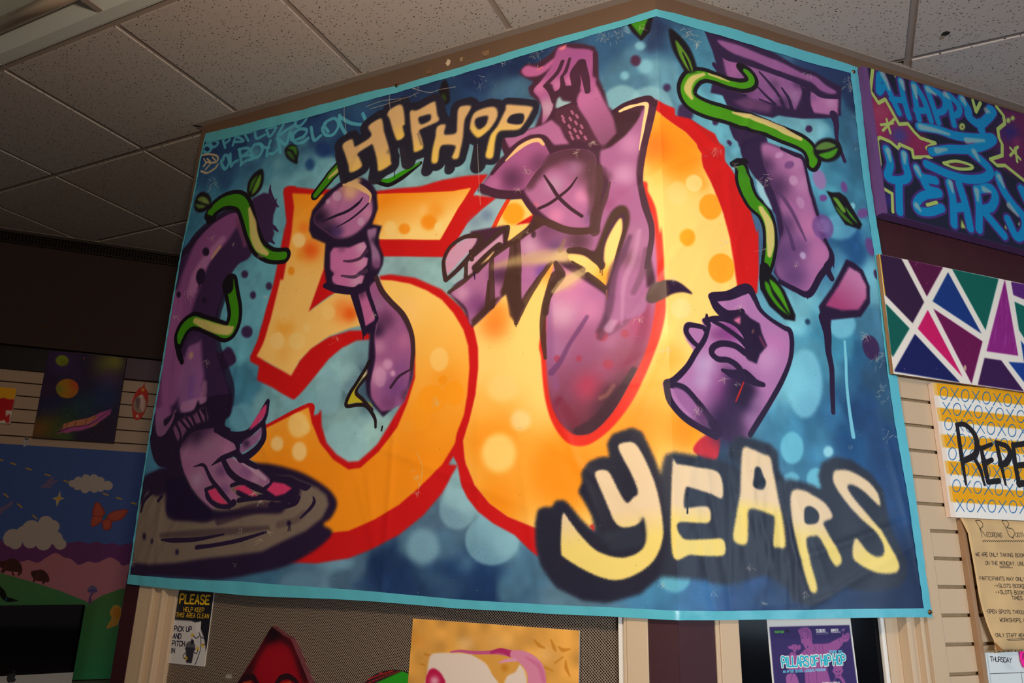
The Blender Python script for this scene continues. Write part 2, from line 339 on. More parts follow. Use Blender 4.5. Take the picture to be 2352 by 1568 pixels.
# mesh screen: expanded metal, two crossed sets of strands
def mesh_mat():
    m = mat('perforated_screen', (120,104,92), .45, .4, metal=.3); nt = m.node_tree; L = nt.links.new
    tc = nt.nodes.new('ShaderNodeTexCoord'); sx = nt.nodes.new('ShaderNodeSeparateXYZ'); L(tc.outputs['Object'], sx.inputs[0])
    def mth(op, a, b=None):
        n = nt.nodes.new('ShaderNodeMath'); n.operation = op
        for i, v in enumerate((a, b)):
            if v is None: continue
            if isinstance(v, (int, float)): n.inputs[i].default_value = v
            else: L(v, n.inputs[i])
        return n.outputs[0]
    K = 2*PI/.0078
    a = mth('SINE', mth('MULTIPLY', mth('ADD', sx.outputs[0], sx.outputs[2]), K)); b = mth('SINE', mth('MULTIPLY', mth('SUBTRACT', sx.outputs[0], sx.outputs[2]), K))
    g = mth('MAXIMUM', mth('MULTIPLY', a, 1.0), mth('MULTIPLY', b, .75))
    r = nt.nodes.new('ShaderNodeMapRange'); r.inputs[1].default_value = .1; r.inputs[2].default_value = .75; L(g, r.inputs[0])
    mx = nt.nodes.new('ShaderNodeMixRGB'); mx.inputs[1].default_value = (.010,.007,.008,1); mx.inputs[2].default_value = (.50,.38,.28,1); L(r.outputs[0], mx.inputs[0]); L(mx.outputs[0], nt.nodes['Principled BSDF'].inputs['Base Color'])
    bp = nt.nodes.new('ShaderNodeBump'); bp.inputs['Distance'].default_value = .003; L(r.outputs[0], bp.inputs['Height']); L(bp.outputs[0], nt.nodes['Principled BSDF'].inputs['Normal'])
    return m
M_MESH = mesh_mat()
# ------------------------------------------------------------------ shell
S_ = lambda o: tag(o, kind='structure')
S_(bx('ceiling', (-8, -4.5, CEIL+.12), (6, 9, CEIL+.22), M_WALL)); ceil = bpy.data.objects['ceiling']
S_(bx('floor', (-8, -4.5, -.1), (6, 9, 0), M_FLOOR))
T = .61; GX0 = -1.4959-T*12; GY0 = 1.8815-T*12                       # grid lines solved from the photo
BKN = (-S2, S2); BKD = S2*4.247+S2*2.178
def clip_half(P, n, d):                                           # keep n.p <= d
    o = []
    for i in range(len(P)):
        a, b = P[i], P[(i+1) % len(P)]; da, db = n[0]*a[0]+n[1]*a[1]-d, n[0]*b[0]+n[1]*b[1]-d
        if da <= 0: o.append(a)
        if (da < 0) != (db < 0) and da != db: t = da/(da-db); o.append((a[0]+(b[0]-a[0])*t, a[1]+(b[1]-a[1])*t))
    return o
def slab(name, P, z0, z1, m, parent, c=(0, 0)):
    n = len(P); V = [(x-c[0], y-c[1], z0) for x, y in P]+[(x-c[0], y-c[1], z1) for x, y in P]
    F = [tuple(range(n))[::-1], tuple(range(n, 2*n))]+[(i, (i+1) % n, n+(i+1) % n, n+i) for i in range(n)]
    return mesh(name, V, F, m, parent)
def seen(x, y, mrg=750):                                          # is this spot of the ceiling anywhere near the frame
    d = AXM @ (np.array([x, y, CEIL])-CAM)
    return d[2] > .1 and -mrg < 1176+F_PX*d[0]/d[2] < 2352+mrg and -mrg < 784-F_PX*d[1]/d[2] < 1568+mrg
full = None; TROFFER = {(10, 10), (11, 10)}
for i in range(2, 22):
    for j in range(8, 22):
        x0, y0 = GX0+T*i, GY0+T*j; x1, y1 = x0+T, y0+T; cx, cy = (x0+x1)/2, (y0+y1)/2
        if not any(seen(x0+T*a, y0+T*b) for a in (0, .5, 1) for b in (0, .5, 1)): continue
        if (i, j) in TROFFER: continue
        g = .0125; P = [(x0+g, y0+g), (x1-g, y0+g), (x1-g, y1-g), (x0+g, y1-g)]; base = P; P = clip_half(P, BKN, BKD-.03)
        if len(P) < 3: continue
        front = clip_half(P, (0, 1), KY-.026); back = clip_half(P, (0, -1), -(KY-.026))
        left = clip_half(back, (1, 0), -2.345) if len(back) > 2 else []
        right = clip_half(back, (-S2, S2), -S2*KX+S2*KY-.026) if len(back) > 2 else []
        pieces = [P] if cy < KY-.32 or (len(left) == len(back) == 4 and abs(left[1][0]-back[1][0]) < 1e-6 and len(front) < 3) else [q for q in (front, left, right) if len(q) > 2]
        if len(right) > 2 and len(front) > 2 and x0 > KX: pieces = [clip_half(P, (-S2, S2), -S2*KX+S2*KY-.026)]
        if x1 < -2.345: pieces = [P]
        for q in pieces:
            area = abs(sum(q[k][0]*q[(k+1) % len(q)][1]-q[(k+1) % len(q)][0]*q[k][1] for k in range(len(q))))/2
            if area < .002: continue
            if q == base:
                if full is None:
                    o = slab('ceiling_tile', q, 0, .014, M_TILE, ceil, (cx, cy)); full = o.data
                else: o = link('ceiling_tile', full, None, ceil)
            else: o = slab('ceiling_tile', q, 0, .014, M_TILE, ceil, (cx, cy))
            o.location = (cx, cy, CEIL+rng.uniform(-.0008, .0008))
            if (i, j) == (14, 12): HT = o
for i in range(3, 23):
    x = GX0+T*i; o = slab('ceiling_tee', clip_half([(x-.0125, -3), (x+.0125, -3), (x+.0125, 7), (x-.0125, 7)], BKN, BKD-.01), CEIL+.006, CEIL+.012, M_GRID, ceil)
for j in range(8, 21):
    y = GY0+T*j; o = slab('ceiling_tee', clip_half([(-7, y-.0125), (5, y-.0125), (5, y+.0125), (-7, y+.0125)], BKN, BKD-.01), CEIL+.0065, CEIL+.012, M_GRID, ceil)
# wall angles where the ceiling meets the walls
def wp(pl, u, d): q = pl.o+pl.u*u+pl.n*d; return (q[0], q[1])
def angle_trim(name, pl, u0, u1, w=.026, d0=0., e0=0., e1=0.):
    P = [wp(pl, u0, d0), wp(pl, u1, d0), wp(pl, u1+e1, d0+w), wp(pl, u0+e0, d0+w)]
    return S_(slab(name, P, CEIL-.002, CEIL+.02, M_GRID, None))
angle_trim('trim_1', PL, -1.93, 0, e0=-.026, e1=.026*math.tan(PI/8)); angle_trim('trim_2', PR, 0, 4.4, e0=-.026*math.tan(PI/8)); angle_trim('trim_3', PB, -2.5, 3.5, w=.05)
S_(slab('trim_4', [(-2.318, KY), (-2.318, 2.78), (-2.345, 2.78), (-2.345, KY-.026)], CEIL-.002, CEIL+.02, M_GRID, None))
# ------------------------------------------------------------------ the booth's two faces
Z0, ZB = 0., 1.345
wl = S_(prism('wall_left', PL, rect(-1.918, ZB, 0, CEIL+.1), -.09, 0, M_FASC))
wr = S_(prism('wall_right', PR, rect(0, ZB, .799, CEIL+.1), -.09, 0, M_FASC))
S_(bx('wall_side', (-2.318, KY+.091, 0), (-2.23, 2.75, CEIL+.1), M_FASC))
# under the banner, left face: maroon corner post, cream frame profiles, screen, cream trim, maroon corner
def post(name, pl, u0, u1, d0, d1, m, z1=ZB, parent=None, bevel=.0015): return prism(name, pl, rect(u0, Z0, u1, z1), d0, d1, m, parent, bevel)
S_(post('trim_5', PL, -1.918, -1.85, -.09, .002, M_MAR))
df = S_(post('trim_6', PL, -1.8495, -1.79, -.06, .001, M_CREAM))
for n, (a, b, d) in enumerate([(-1.7895, -1.776, .005), (-1.7755, -1.742, -.012), (-1.7415, -1.730, .002), (-1.7295, -1.697, -.022)]): post('frame_profile', PL, a, b, -.06, d, M_CREAM, parent=df, bevel=.003)
sf = S_(prism('window_1', PL, rect(-1.72, Z0, -.130, ZB+.02), -.05, -.035, M_MESH)); 
bz = prism('backing', PL, rect(-1.72, Z0, -.130, ZB), -.08, -.055, M_DARK, sf)
S_(post('trim_7', PL, -.152, -.136, -.05, -.01, M_WHITE)); S_(post('trim_8', PL, -.1355, -.128, -.05, .001, M_CREAM)); S_(post('trim_9', PL, -.1275, -.074, -.05, .003, M_CREAM, bevel=.002))
S_(post('trim_10', PL, -.073, .0, -.09, -.002, M_MAR, bevel=0)); S_(post('trim_11', PR, 0, .104, -.09, -.002, M_MAR, bevel=0))
S_(post('trim_12', PR, .105, .116, -.06, .001, M_CREAM)); S_(post('trim_13', PR, .1165, .172, -.06, .004, M_CREAM, bevel=.002))
M_GLASS = mat('dark_glass', (10, 11, 15), .12, .12, noise=(2, .5))
win = S_(prism('window_2', PR, rect(.172, Z0, .664, ZB+.02), -.05, -.042, M_GLASS)); prism('backing', PR, rect(.172, Z0, .70, ZB), -.12, -.09, M_DARK, win)
prism('weather_strip', PR, rect(.664, Z0, .677, ZB), -.042, -.03, M_WHITE, win, .003)
for a, b, d in [(.6805, .724, -.03), (.7245, .740, .001), (.7405, .772, -.016), (.7725, .783, .003), (.7835, .797, -.006)]: prism('frame_profile', PR, rect(a, Z0, b, ZB), -.06, d, M_CREAM, win, .002)
cas = S_(prism('trim_14', PR, rect(.7975, Z0, .852, 1.549), -.06, .004, M_CREAM2, None, .001))
# tan upright behind and the slat wall on the right
M_MDF = mat('raw_board', (150,128,98), .9, .1, noise=(220, .5))
sw = S_(prism('wall_right_slats', PR, rect(.78, 0, 4.4, 2.44), -.09, -.012, M_MDF)); sw.name = 'wall_right.001'
prism('fascia', PR, rect(.80, 2.515, 4.4, CEIL+.1), -.09, 0, M_FASC, wr); prism('maroon_band', PR, rect(.80, 2.385, 4.4, 2.512), -.09, -.004, M_MAR, wr)
z = 2.383; k = 0
ZG = [2.383]+[1.924+.0765*i for i in (5, 4, 3, 2, 1, 0)]+[1.847, 1.771, 1.694, 1.617, 1.541, 1.465, 1.388, 1.312, 1.236, 1.160]+[1.160-.0765*i for i in range(1, 5)]
for a, b in zip(ZG[:-1], ZG[1:]):
    if a-b < .02: continue
    prism('slat', PR, rect(.8525 if a < 1.56 else .79, b, 4.4, a-.0095), -.012, 0, M_CREAM2, sw, .0012)
# ------------------------------------------------------------------ far wall, left
M_SLB = mat('far_slats', (176,152,132), .6); 
bw = S_(prism('wall_back', PB, rect(-3, 0, 3.5, CEIL+.12), -.2, -.03, M_FASC))
prism('bulkhead', PB, rect(-3, 2.464, 3.5, 3.045), -.03, .055, M_BULK, bw)
prism('grille_backing', PB, rect(-2, 3.048, 3.2, CEIL+.01), -.03, 0, M_DARK, bw)
V = []; F = []
M_GRL = mat('grille_metal', (60,50,48), .4, metal=.6)
for k in range(150):
    u = -1.2+k*.0165; q = [wp(PB, u, .05), wp(PB, u+.006, .05), wp(PB, u+.006, .004), wp(PB, u, .004)]; b = len(V)
    V += [(x, y, 3.047) for x, y in q]+[(x, y, 3.10) for x, y in q]; F += [tuple(b+v for v in f) for f in ((0,1,2,3),(7,6,5,4),(0,4,5,1),(1,5,6,2),(2,6,7,3),(3,7,4,0))]
for zz in (3.047, 3.063, 3.079, 3.095):
    q = [wp(PB, -1.2, .05), wp(PB, 1.3, .05), wp(PB, 1.3, .044), wp(PB, -1.2, .044)]; b = len(V)
    V += [(x, y, zz) for x, y in q]+[(x, y, zz+.004) for x, y in q]; F += [tuple(b+v for v in f) for f in ((0,1,2,3),(7,6,5,4),(0,4,5,1),(1,5,6,2),(2,6,7,3),(3,7,4,0))]
tag(mesh('grille_bars', V, F, M_GRL, bw), kind='stuff')
prism('ledge', PB, rect(-3, 3.040, 3.5, 3.047), -.03, .075, M_GRL, bw)
BC = prism('black_board', PB, rect(-3, 2.335, .50, 2.464), -.03, .012, M_BLACK, bw); prism('dark_board', PB, rect(.50, 2.343, 3.5, 2.464), -.03, .008, mat('grey_board', (92,74,90), .7), bw)
for k in range(5): prism('slat', PB, rect(-3, 2.270-.0727*k-(.0 if k else 0), 3.5, 2.333 if k == 0 else 2.270-.0727*(k-1)-.006), -.03, 0, M_SLB, bw, .001)
prism('slat', PB, rect(-3, 1.90, 3.5, 1.973), -.03, 0, M_SLB, bw, .001)
# ------------------------------------------------------------------ THE BANNER: paint
BO = .012; KM = (KX+BO*math.tan(PI/8), KY-BO, 0)
BL = Plane(KM, (1, 0, 0), (0, -1, 0)); BR = Plane(KM, C45, NR)
def bmap(P):
    a = BL.uv(P); b = BR.uv(P)
    return np.where((a[:, :1] <= 0), a, b)
cv = Canvas(2.82, 1.84, 950, -1.97, 3.11, bmap, (60, 110, 150))
K1 = (38, 24, 54); K2 = (58, 36, 78); BLK = (20, 16, 26); BRN = (74, 46, 42); LIL = (176, 120, 176); PNK = (186, 108, 162); PUR = (118, 68, 130)
GRN = (62, 140, 18); CRM = (226, 200, 130); SKY = (138, 190, 212); NAV = (24, 52, 104); RED = (204, 22, 24); ORG = (250, 148, 22); YEL = (250, 202, 112)
INK = (33, 32, 50)
def ground():
    C = """520,330,22,62,120 700,230,18,50,108 800,330,25,66,122 950,200,22,46,98 1050,230,26,60,112 1150,260,60,104,146 1100,180,20,42,96 1200,110,20,45,96 1400,110,42,90,142
1450,170,66,118,158 1420,230,66,122,162 1500,60,34,52,98 1500,200,96,156,190 1550,100,54,120,162 1600,150,66,138,180 1640,250,96,176,208 1900,170,30,52,104 1930,280,44,116,158
1850,300,118,190,216 1760,320,100,178,208 1900,360,60,140,180 1960,400,44,108,148 1920,460,76,166,202 1950,560,26,78,138 1990,640,100,176,208 1850,720,112,190,218 1900,780,54,136,178 1870,820,70,146,182
1950,830,32,88,136 1830,900,110,190,220 1900,980,46,112,164 2000,950,24,66,124 1850,1010,56,130,176 2050,1100,22,64,122 1950,1050,22,74,132 2080,1300,24,44,88 1700,1370,34,74,136 1800,1340,30,54,98
1600,1350,44,98,156 1540,1290,60,130,180 1200,1130,134,184,202 1060,1100,140,188,206 1000,1180,74,106,142 960,1230,70,112,150 900,1330,24,52,104 1100,1330,24,56,112 1200,1290,70,118,158 1300,1340,90,128,158
1150,1200,130,182,204 800,1320,70,104,140 750,1310,100,146,180 600,1340,56,108,150 690,1335,66,104,144 480,460,56,130,176 500,400,36,84,140 620,370,72,146,184 600,330,40,90,150 660,350,72,146,184 700,410,104,172,202
620,480,96,170,202 600,650,96,174,208 560,780,88,172,206 560,900,60,130,172 530,900,52,118,160 620,910,112,172,196 650,950,124,178,200 430,560,52,130,180 570,560,84,166,204 620,720,92,176,208 345,1060,60,130,176
390,1050,66,134,178 760,860,134,188,206 800,1000,142,192,206 850,1010,152,198,206 830,880,66,98,134 800,850,140,190,206 900,600,140,180,198 1000,620,138,182,196 1090,480,154,190,204 1110,500,104,134,166 1120,360,112,168,192
1100,400,114,170,196 1000,400,136,188,206 900,410,130,180,200 760,420,110,174,200 330,1180,30,60,100 340,1330,40,80,120 1960,200,30,50,95 1960,300,50,100,140 700,300,26,64,124 560,290,20,55,112 480,300,20,52,108
1280,300,150,196,206 1400,330,140,190,206 640,420,104,172,202 540,640,84,160,196 1780,560,60,100,150 2010,760,60,120,160 2030,900,40,80,120 1990,1200,28,44,80 1750,1250,34,46,74 1650,1200,34,42,70"""
    D = np.array([[float(v) for v in t.split(',')] for t in C.split()]); Q = cv.cv(D[:, :2])
    q = 12; gy, gx = np.mgrid[0:cv.H//q+2, 0:cv.W//q+2]*float(q)
    n1 = (vnoise(gy.shape[0], gy.shape[1], 5, 1)-.5)*110; n2 = (vnoise(gy.shape[0], gy.shape[1], 5, 2)-.5)*110
    g = np.zeros(gy.shape+(3,)); ws = np.zeros(gy.shape)
    for (x, y), c in zip(Q, D[:, 2:]):
        wt = 1/(((gx+n1-x)**2+(gy+n2-y)**2)/900+1)**2.1; ws += wt; g += wt[..., None]*c
    g = (g/ws[..., None]).astype(np.float32)
    Y = np.arange(cv.H)/q; X = np.arange(cv.W)/q; yi = Y.astype(int); xi = X.astype(int); fy = (Y-yi)[:, None, None].astype(np.float32); fx = (X-xi)[None, :, None].astype(np.float32)
    cv.a[:] = (g[yi][:, xi]*(1-fx)+g[yi][:, xi+1]*fx)*(1-fy)+(g[yi+1][:, xi]*(1-fx)+g[yi+1][:, xi+1]*fx)*fy
    sp = vnoise(cv.H, cv.W, 70, 5)*.6+vnoise(cv.H, cv.W, 22, 6)*.4
    cv.a *= (.86+.26*sp)[..., None]; gy_ = cv.a.mean(2, keepdims=True); cv.a[:] = gy_+(cv.a-gy_)*.88; cv.a[..., 1] *= 1.03
    r = np.random.default_rng(3).random((cv.H, cv.W)).astype(np.float32); k = np.clip((sp-.35)*2, 0, 1)
    cv.a += ((r-.5)*20*k)[..., None]
ground()
LB = (126, 190, 214)
for x, y, rx, ry, c, so, op in [(1470,105,12,10,LB,3,.9),(1482,152,18,17,LB,4,.85),(1435,174,10,10,LB,3,.9),(1430,240,46,44,(140,196,210),3,.7),(1495,240,50,42,(140,196,210),3,.6),
  (1453,62,22,12,LB,5,.7),(1460,139,12,13,(70,30,60),2,.9),(1533,200,9,9,K2,2,.9),(1535,206,0.1,0.1,K2,2,.9),(1575,258,19,22,K2,2,.95),(1644,280,7,7,K2,1.5,1),(1675,328,5,8,K2,1.5,1),
  (1858,296,8,8,K2,1.5,1),(970,1255,38,42,(132,182,204),7,.75),(1050,1170,42,46,(144,192,210),3,.6),(1130,1240,62,58,(134,188,208),3,.7),(700,1345,60,36,(120,166,196),8,.5),
  (1350,1300,0.1,.1,LB,3,.5),(1820,1028,27,37,(104,190,216),2.5,.9),(1903,1037,11,13,(150,215,232),2,.9),(1550,1328,36,32,(96,176,200),2.5,.9),(1875,1100,22,26,(110,196,220),2.5,.85),(1818,1098,18,14,(110,196,220),2.5,.7),
  (1950,690,1,1,LB,2,.5),(1940,650,1,1,LB,2,.5),(1850,880,40,80,(124,200,224),4,.75),(1935,745,30,32,(120,196,220),2.5,.75),(1930,520,38,30,(110,190,216),3,.6),(1957,474,6,8,(150,215,230),1.5,.8),
  (650,470,60,60,(110,180,206),4,.4),(720,410,26,20,(120,184,208),3,.4),(570,790,1,1,LB,2,.4),(600,760,60,85,(112,180,210),5,.35),(560,960,32,34,(118,184,208),3.5,.55),(755,900,30,55,(140,192,210),3,.65),
  (690,920,42,45,(130,188,206),3,.5),(795,1010,46,42,(150,200,212),3,.6),(805,870,26,36,(150,198,210),3,.5),(690,232,0.1,.1,LB,2,.3),(742,343,18,18,(22,54,118),4,.8),(712,378,11,14,(20,60,120),3,.8),(716,347,.1,.1,NAV,2,.8),
  (1030,396,16,14,(134,192,208),4,.7),(1055,385,14,12,(140,196,210),3,.7),(1160,490,12,10,(90,110,150),6,.5),(1105,508,16,10,(90,110,150),7,.5)]:
    if rx > 1: cv.dot(x, y, rx, ry, c, so, op, grain=.3)
for x, y, rx, ry, c in [(563,630,8,9,K2),(618,657,7,9,K2),(582,678,7,9,K2),(568,762,13,14,K2),(1857,738,6,7,(30,60,90)),(2000,798,19,29,K2),(2011,631,5,12,K2),(1890,455,9,8,(110,70,140)),(1938,430,7,13,(110,70,140)),
   (1882,412,14,24,(150,120,175)),(1981,490,14,11,(110,72,140)),(1998,567,10,22,(100,66,130)),(1890,521,1,1,PUR)]: cv.dot(x, y, rx, ry, c, 1.6, .95, ang=-.3 if x > 1800 else 0)
# signature tags
TG = (84, 178, 204)
for p, w in [("A6 330,960 300,1000 330,1070 360,1080 395,1010 380,930 340,925 320,980",26),("A6 410,905 420,1050 450,1010 500,985",24),("A6 520,850 545,1010 540,1040",26),("A6 510,850 600,835 650,860 560,930 650,920 690,960 600,990 545,1030",24),
  ("A6 700,800 665,870 690,940 750,940 800,860 770,790 700,800",26),("A6 780,790 830,830 880,830",24),("A6 895,750 860,860 850,930",26),("A6 880,905 930,900 980,860",24),("A6 980,720 1000,800 1015,890",26),("A6 980,720 1080,790 1130,650 1150,740",26),
  ("A6 1200,740 1300,690 1330,620 1240,610 1170,680 1190,770 1280,770 1350,720",26),("A6 1385,590 1420,740 1500,690",28),("A6 1560,540 1520,600 1560,680 1650,670 1710,560 1670,480 1580,510 1540,560 1590,640",26),("A6 1720,440 1730,540 1790,660",28),("A6 1730,460 1850,530 1990,550 2030,500 2000,420",28),
  ("A6 90,830 130,790 180,840 130,890 90,870",24),("A6 150,760 200,820 260,780 220,740 120,800",24),("A6 320,740 350,830",22),("A6 320,740 380,700 400,740 340,780",22),("A6 440,800 480,700 570,750 460,760",22),("A6 470,680 680,640",22),("A6 580,660 630,750",22),
  ("A6 710,600 730,720 830,680",24),("A6 850,620 890,700 960,590 870,600",24),("A6 940,540 1080,490 990,680 1090,620 1170,570",24),("A6 1230,470 1190,540 1230,580 1310,510 1340,440",26)]: cv.line(p, w*1.35, TG, 1.4, .88)
TC = (205, 180, 140)
for p, w in [("A6 70,920 160,905 250,930 250,990 180,1010 130,1000 90,1050",22),("A6 60,1110 130,1130 220,1080 260,1030",22),("A6 130,960 170,1010 110,1090",18),("A6 190,940 230,980",16),("A6 90,960 120,1010",14)]: cv.line(p, w, TC, 1.2, .9)
# ---- the numerals: red bodies first
cv.fill("a 1705,1130 1745,1120 1880,1135 1990,1135 A4 1190,410 1400,385 1700,350 b 560,1078 700,1055 835,1045 830,1060 750,1170 890,1185 800,1260 715,1340 660,1430 620,1535 570,1535 205,1535 100,1560 e -20,120 -90,300 d 1955,400 1860,570 1755,945 1600,850 1530,860 1500,840 1540,760 1640,400 1715,40 a 1715,1500 1725,1330 1715,1180", RED, 1.6, sm=False)
cv.fill("A1 1940,420 1990,355 2091,355 2091,440 2070,600 2000,900 1900,1400 1800,1700 A2 1700,560 1640,880 1620,930 2025,1160 2091,1060 2091,1420 2060,1445 1950,1390 1800,1300 1630,1220 1650,1050 1540,990 1570,900 1660,720 1740,350 1850,0 A1 1870,1380 1930,1080 1980,780", RED, 1.6, sm=False)
cv.fill("A5 0,1070 150,1165 250,980 380,830 600,700 850,620 1100,620 1100,730 930,740 750,830 600,960 430,1170 240,1400 190,1445 0,1340", RED, 1.6, sm=False)
cv.fill("A4 2091,740 1930,995 1200,985 1230,1190 1990,1200 2091,1180", RED, 1.6, sm=False)
cv.fill("d 1965,200 1945,300 1900,420 1850,565 1975,470 2091,410 2091,200", RED, 1.2, sm=False)
# lower bowl
cv.fill("e 185,350 250,340 400,360 560,430 680,540 745,650 775,780 778,900 760,1060 720,1230 690,1330 600,1480 h 655,260 560,430 450,560 300,680 150,760 0,820 g 1900,850 1760,845 1700,830 1800,600 2000,600 h 0,655 g 1700,300 d 1560,1400 1600,1255 1840,1120 1865,1115 1872,1185 1905,1180 1925,1150 1930,1250 1960,1350 2020,1420 2091,1465 e 60,1460 170,1360 270,1200 340,1080 385,960 395,800 330,640 230,480", RED, 1.6, sm=False)
cv.line("A3 1740,415 2091,225 px 712,932", 50, RED, 1.6)
cv.line("d 1600,1260 1850,1125 1868,1200 1905,1310 1960,1430 2060,1490", [22,26,34,36,38], RED, 1.6)
# the zero: red band
cv.fill("e 690,1330 h 655,260 680,390 715,460 780,540 870,610 1000,680 1080,760 1140,810 1200,700 1500,100 i 100,100 260,30 f 240,1440 105,1400 260,1280 300,1200 330,600 400,500 490,450 500,330 500,60 c 490,1400 450,1250 380,1080 300,980 290,900 240,800 100,720 0,690 b 1960,650 1830,590 1500,900 1000,1350 e 700,600", RED, 1.6, sm=False)
cv.fill("e 640,1290 725,1290 715,1400 h 705,150 657,262 625,200 640,130", RED, 1.2, sm=False)
# orange faces
def face5():
    cv.fill("A4 165,440 560,450 1200,450 2091,410 b 735,1127 640,1280 550,1438 190,1435 A4 1100,1000 560,1300 A5 360,395 690,160 900,150 1000,560 850,590 600,690 380,840 250,980 150,1165 0,1070 A2 2025,1160 1620,930 1700,780 1780,500 1900,0 A1 1930,1480 2040,900 2070,600 2050,460", ORG, 1.4, sm=False, c2=YEL, ax="px 760,440 700,640")
face5()
cv.setclip("A4 165,440 560,450 1200,450 2091,410 b 735,1127 640,1280 550,1438 190,1435 A4 1100,1000 560,1300 A5 360,395 690,160 900,150 1000,560 850,590 600,690 380,840 250,980 150,1165 0,1070 A2 2025,1160 1620,930 1700,780 1780,500 1900,0 A1 1930,1480 2040,900 2070,600 2050,460", sm=False)
cv.fill("A4 1180,440 2091,400 b 750,1120 550,1440 A4 1180,1000", ORG, 2, sm=False, c2=(255,218,130), ax="px 900,455 905,545")
for fr, x, y, r, c, op in [('A4',1740,640,80,(255,200,110),.8),('A4',1880,640,130,ORG,.6),('A4',1800,780,100,ORG,.7),('A4',380,1120,150,(240,90,20),.9),('A4',300,850,90,(245,110,30),.6),('A4',260,1180,70,(240,150,40),.7),
   ('A5',780,380,190,(250,130,50),.8),('A5',860,420,110,(240,95,20),.9),('A5',60,580,120,(245,172,60),.6),('A5',60,900,120,(245,180,80),.5),('A2',1950,600,160,(245,172,60),.6),('A4',650,200,1,ORG,.5)]: cv.blob(fr, x, y, r, c, op)
for fr, x, y, rx, ry, c, op, so in [('A4',1510,865,68,66,ORG,.85,2),('A4',1800,780,95,92,ORG,.8,3),('A4',1920,838,54,56,(255,224,140),.95,1.5),('A4',1340,860,75,90,(255,222,140),.7,2.5),('A4',240,1000,78,88,(255,222,150),.85,2.5),
   ('A4',148,1368,40,52,(240,150,30),.95,1.5),('A5',220,745,100,105,(250,212,130),.8,1.5),('A5',0,740,60,100,(250,212,130),.8,1.5),('A5',340,590,45,55,(252,216,140),.6,2),('A5',600,400,80,90,(252,214,130),.6,2),('A2',1860,745,90,100,(250,212,130),.7,1.5),('A2',1950,470,60,80,(250,212,130),.4,3)]:
    cv.dot(x, y, rx, ry, c, so, op, fr=fr)
cv.setclip()
F5B = "e 190,372 260,375 370,395 470,435 560,490 630,570 690,670 720,770 728,900 715,1060 695,1180 650,1300 h 640,130 560,260 420,400 300,500 150,590 0,655 g 2000,665 1900,700 1850,600 1850,500 1800,400 1700,330 1600,280 d 1500,1450 1560,1380 1600,1260 1850,1135 1870,1230 1920,1350 2000,1450 e 0,1510 70,1500 180,1400 290,1260 350,1120 400,960 400,800 340,630 240,490"
cv.fill(F5B, (255,208,108), 1.4, sm=False, c2=ORG, ax="px 900,700 880,1060", grain=.4)
cv.setclip(F5B, sm=False)
cv.blob('e',350,560,120,(255,206,130),.5); cv.blob('e',600,1000,160,ORG,.4); cv.blob('e',440,1200,130,ORG,.5); cv.blob('px',640,1090,60,ORG,.5)
for fr, x, y, rx, ry, c, op, so in [('e',502,1085,82,82,(255,160,25),.8,1.5),('e',635,1055,62,72,(255,160,25),.8,1.5),('e',567,974,28,30,(250,155,25),.9,1.5),('e',545,850,55,72,(255,222,140),.55,2),('e',430,1180,60,100,(255,165,30),.5,4),
  ('e',360,1250,34,34,(250,165,50),.5,3),('d',1790,1242,62,78,(255,216,130),.85,3),('d',1834,1262,28,36,(255,216,130),.7,2),('d',1664,1355,38,45,(255,216,140),.9,2.5),('d',1797,1402,44,58,(255,216,140),.9,3)]: cv.dot(x, y, rx, ry, c, so, op, fr=fr)
cv.setclip()
F0 = "e 690,1340 700,1450 750,1568 h 700,100 705,250 760,380 850,490 960,570 1130,640 1500,650 1800,700 i 0,300 100,280 150,150 f 230,1290 300,1100 300,700 370,400 c 350,1568 330,1430 290,1280 230,1130 165,1000 130,860 60,790 0,750 b 1830,650 1770,1000 1400,1300 1000,1350 1110,1290 1060,1180 970,1200 840,1420 e 840,100 700,500 750,650 778,780 780,900 765,1060 725,1230"
cv.fill(F0, (255,214,120), 1.4, sm=False, grain=.4)
cv.setclip(F0, sm=False)
for fr, x, y, r, c, op in [('b',1900,800,260,ORG,1),('b',2000,950,200,ORG,.9),('c',40,900,160,ORG,.9),('c',150,1100,60,ORG,.6),('e',860,1350,330,ORG,.9),('e',1300,1480,300,ORG,1),('h',900,500,260,ORG,1),('h',1300,350,300,ORG,1),('e',1750,1200,260,ORG,.9),('e',1650,1400,260,ORG,.9),
  ('e',1930,850,120,(255,175,60),.8),('e',1850,980,120,(255,170,50),.6),('e',880,640,120,(255,120,30),.75),('e',900,560,90,(255,140,40),.6),('b',1840,880,130,(255,110,20),.8),('e',820,1100,160,(255,190,80),.6),('i',60,60,150,ORG,.9),('f',60,1250,170,ORG,.9),('e',1200,320,90,(255,140,40),.7)]: cv.blob(fr, x, y, r, c, op)
for fr, x, y, rx, ry, c, op, so in [('e',928,1020,95,82,(255,214,125),.85,6),('e',1036,1216,62,62,(255,216,140),.9,5),('e',905,1412,104,118,(255,216,120),.95,7),('c',110,1100,50,52,(255,222,140),.8,1.6),('c',210,1240,72,78,(255,158,25),.85,1.6),('f',68,120,46,52,(255,164,30),.95,2),('f',275,302,82,90,(255,158,25),.85,1.6),
  ('f',30,545,58,62,(255,222,145),.85,2),('b',990,1282,68,66,(255,164,30),.95,3),('c',10,1160,60,70,(255,220,140),.5,3),('e',850,900,1,1,ORG,.5,2)]: cv.dot(x, y, rx, ry, c, so, op, fr=fr)
cv.setclip()
cv.fill("f 105,1400 130,1340 190,1300 260,1280 250,1440 180,1450", (196,40,56), 2)
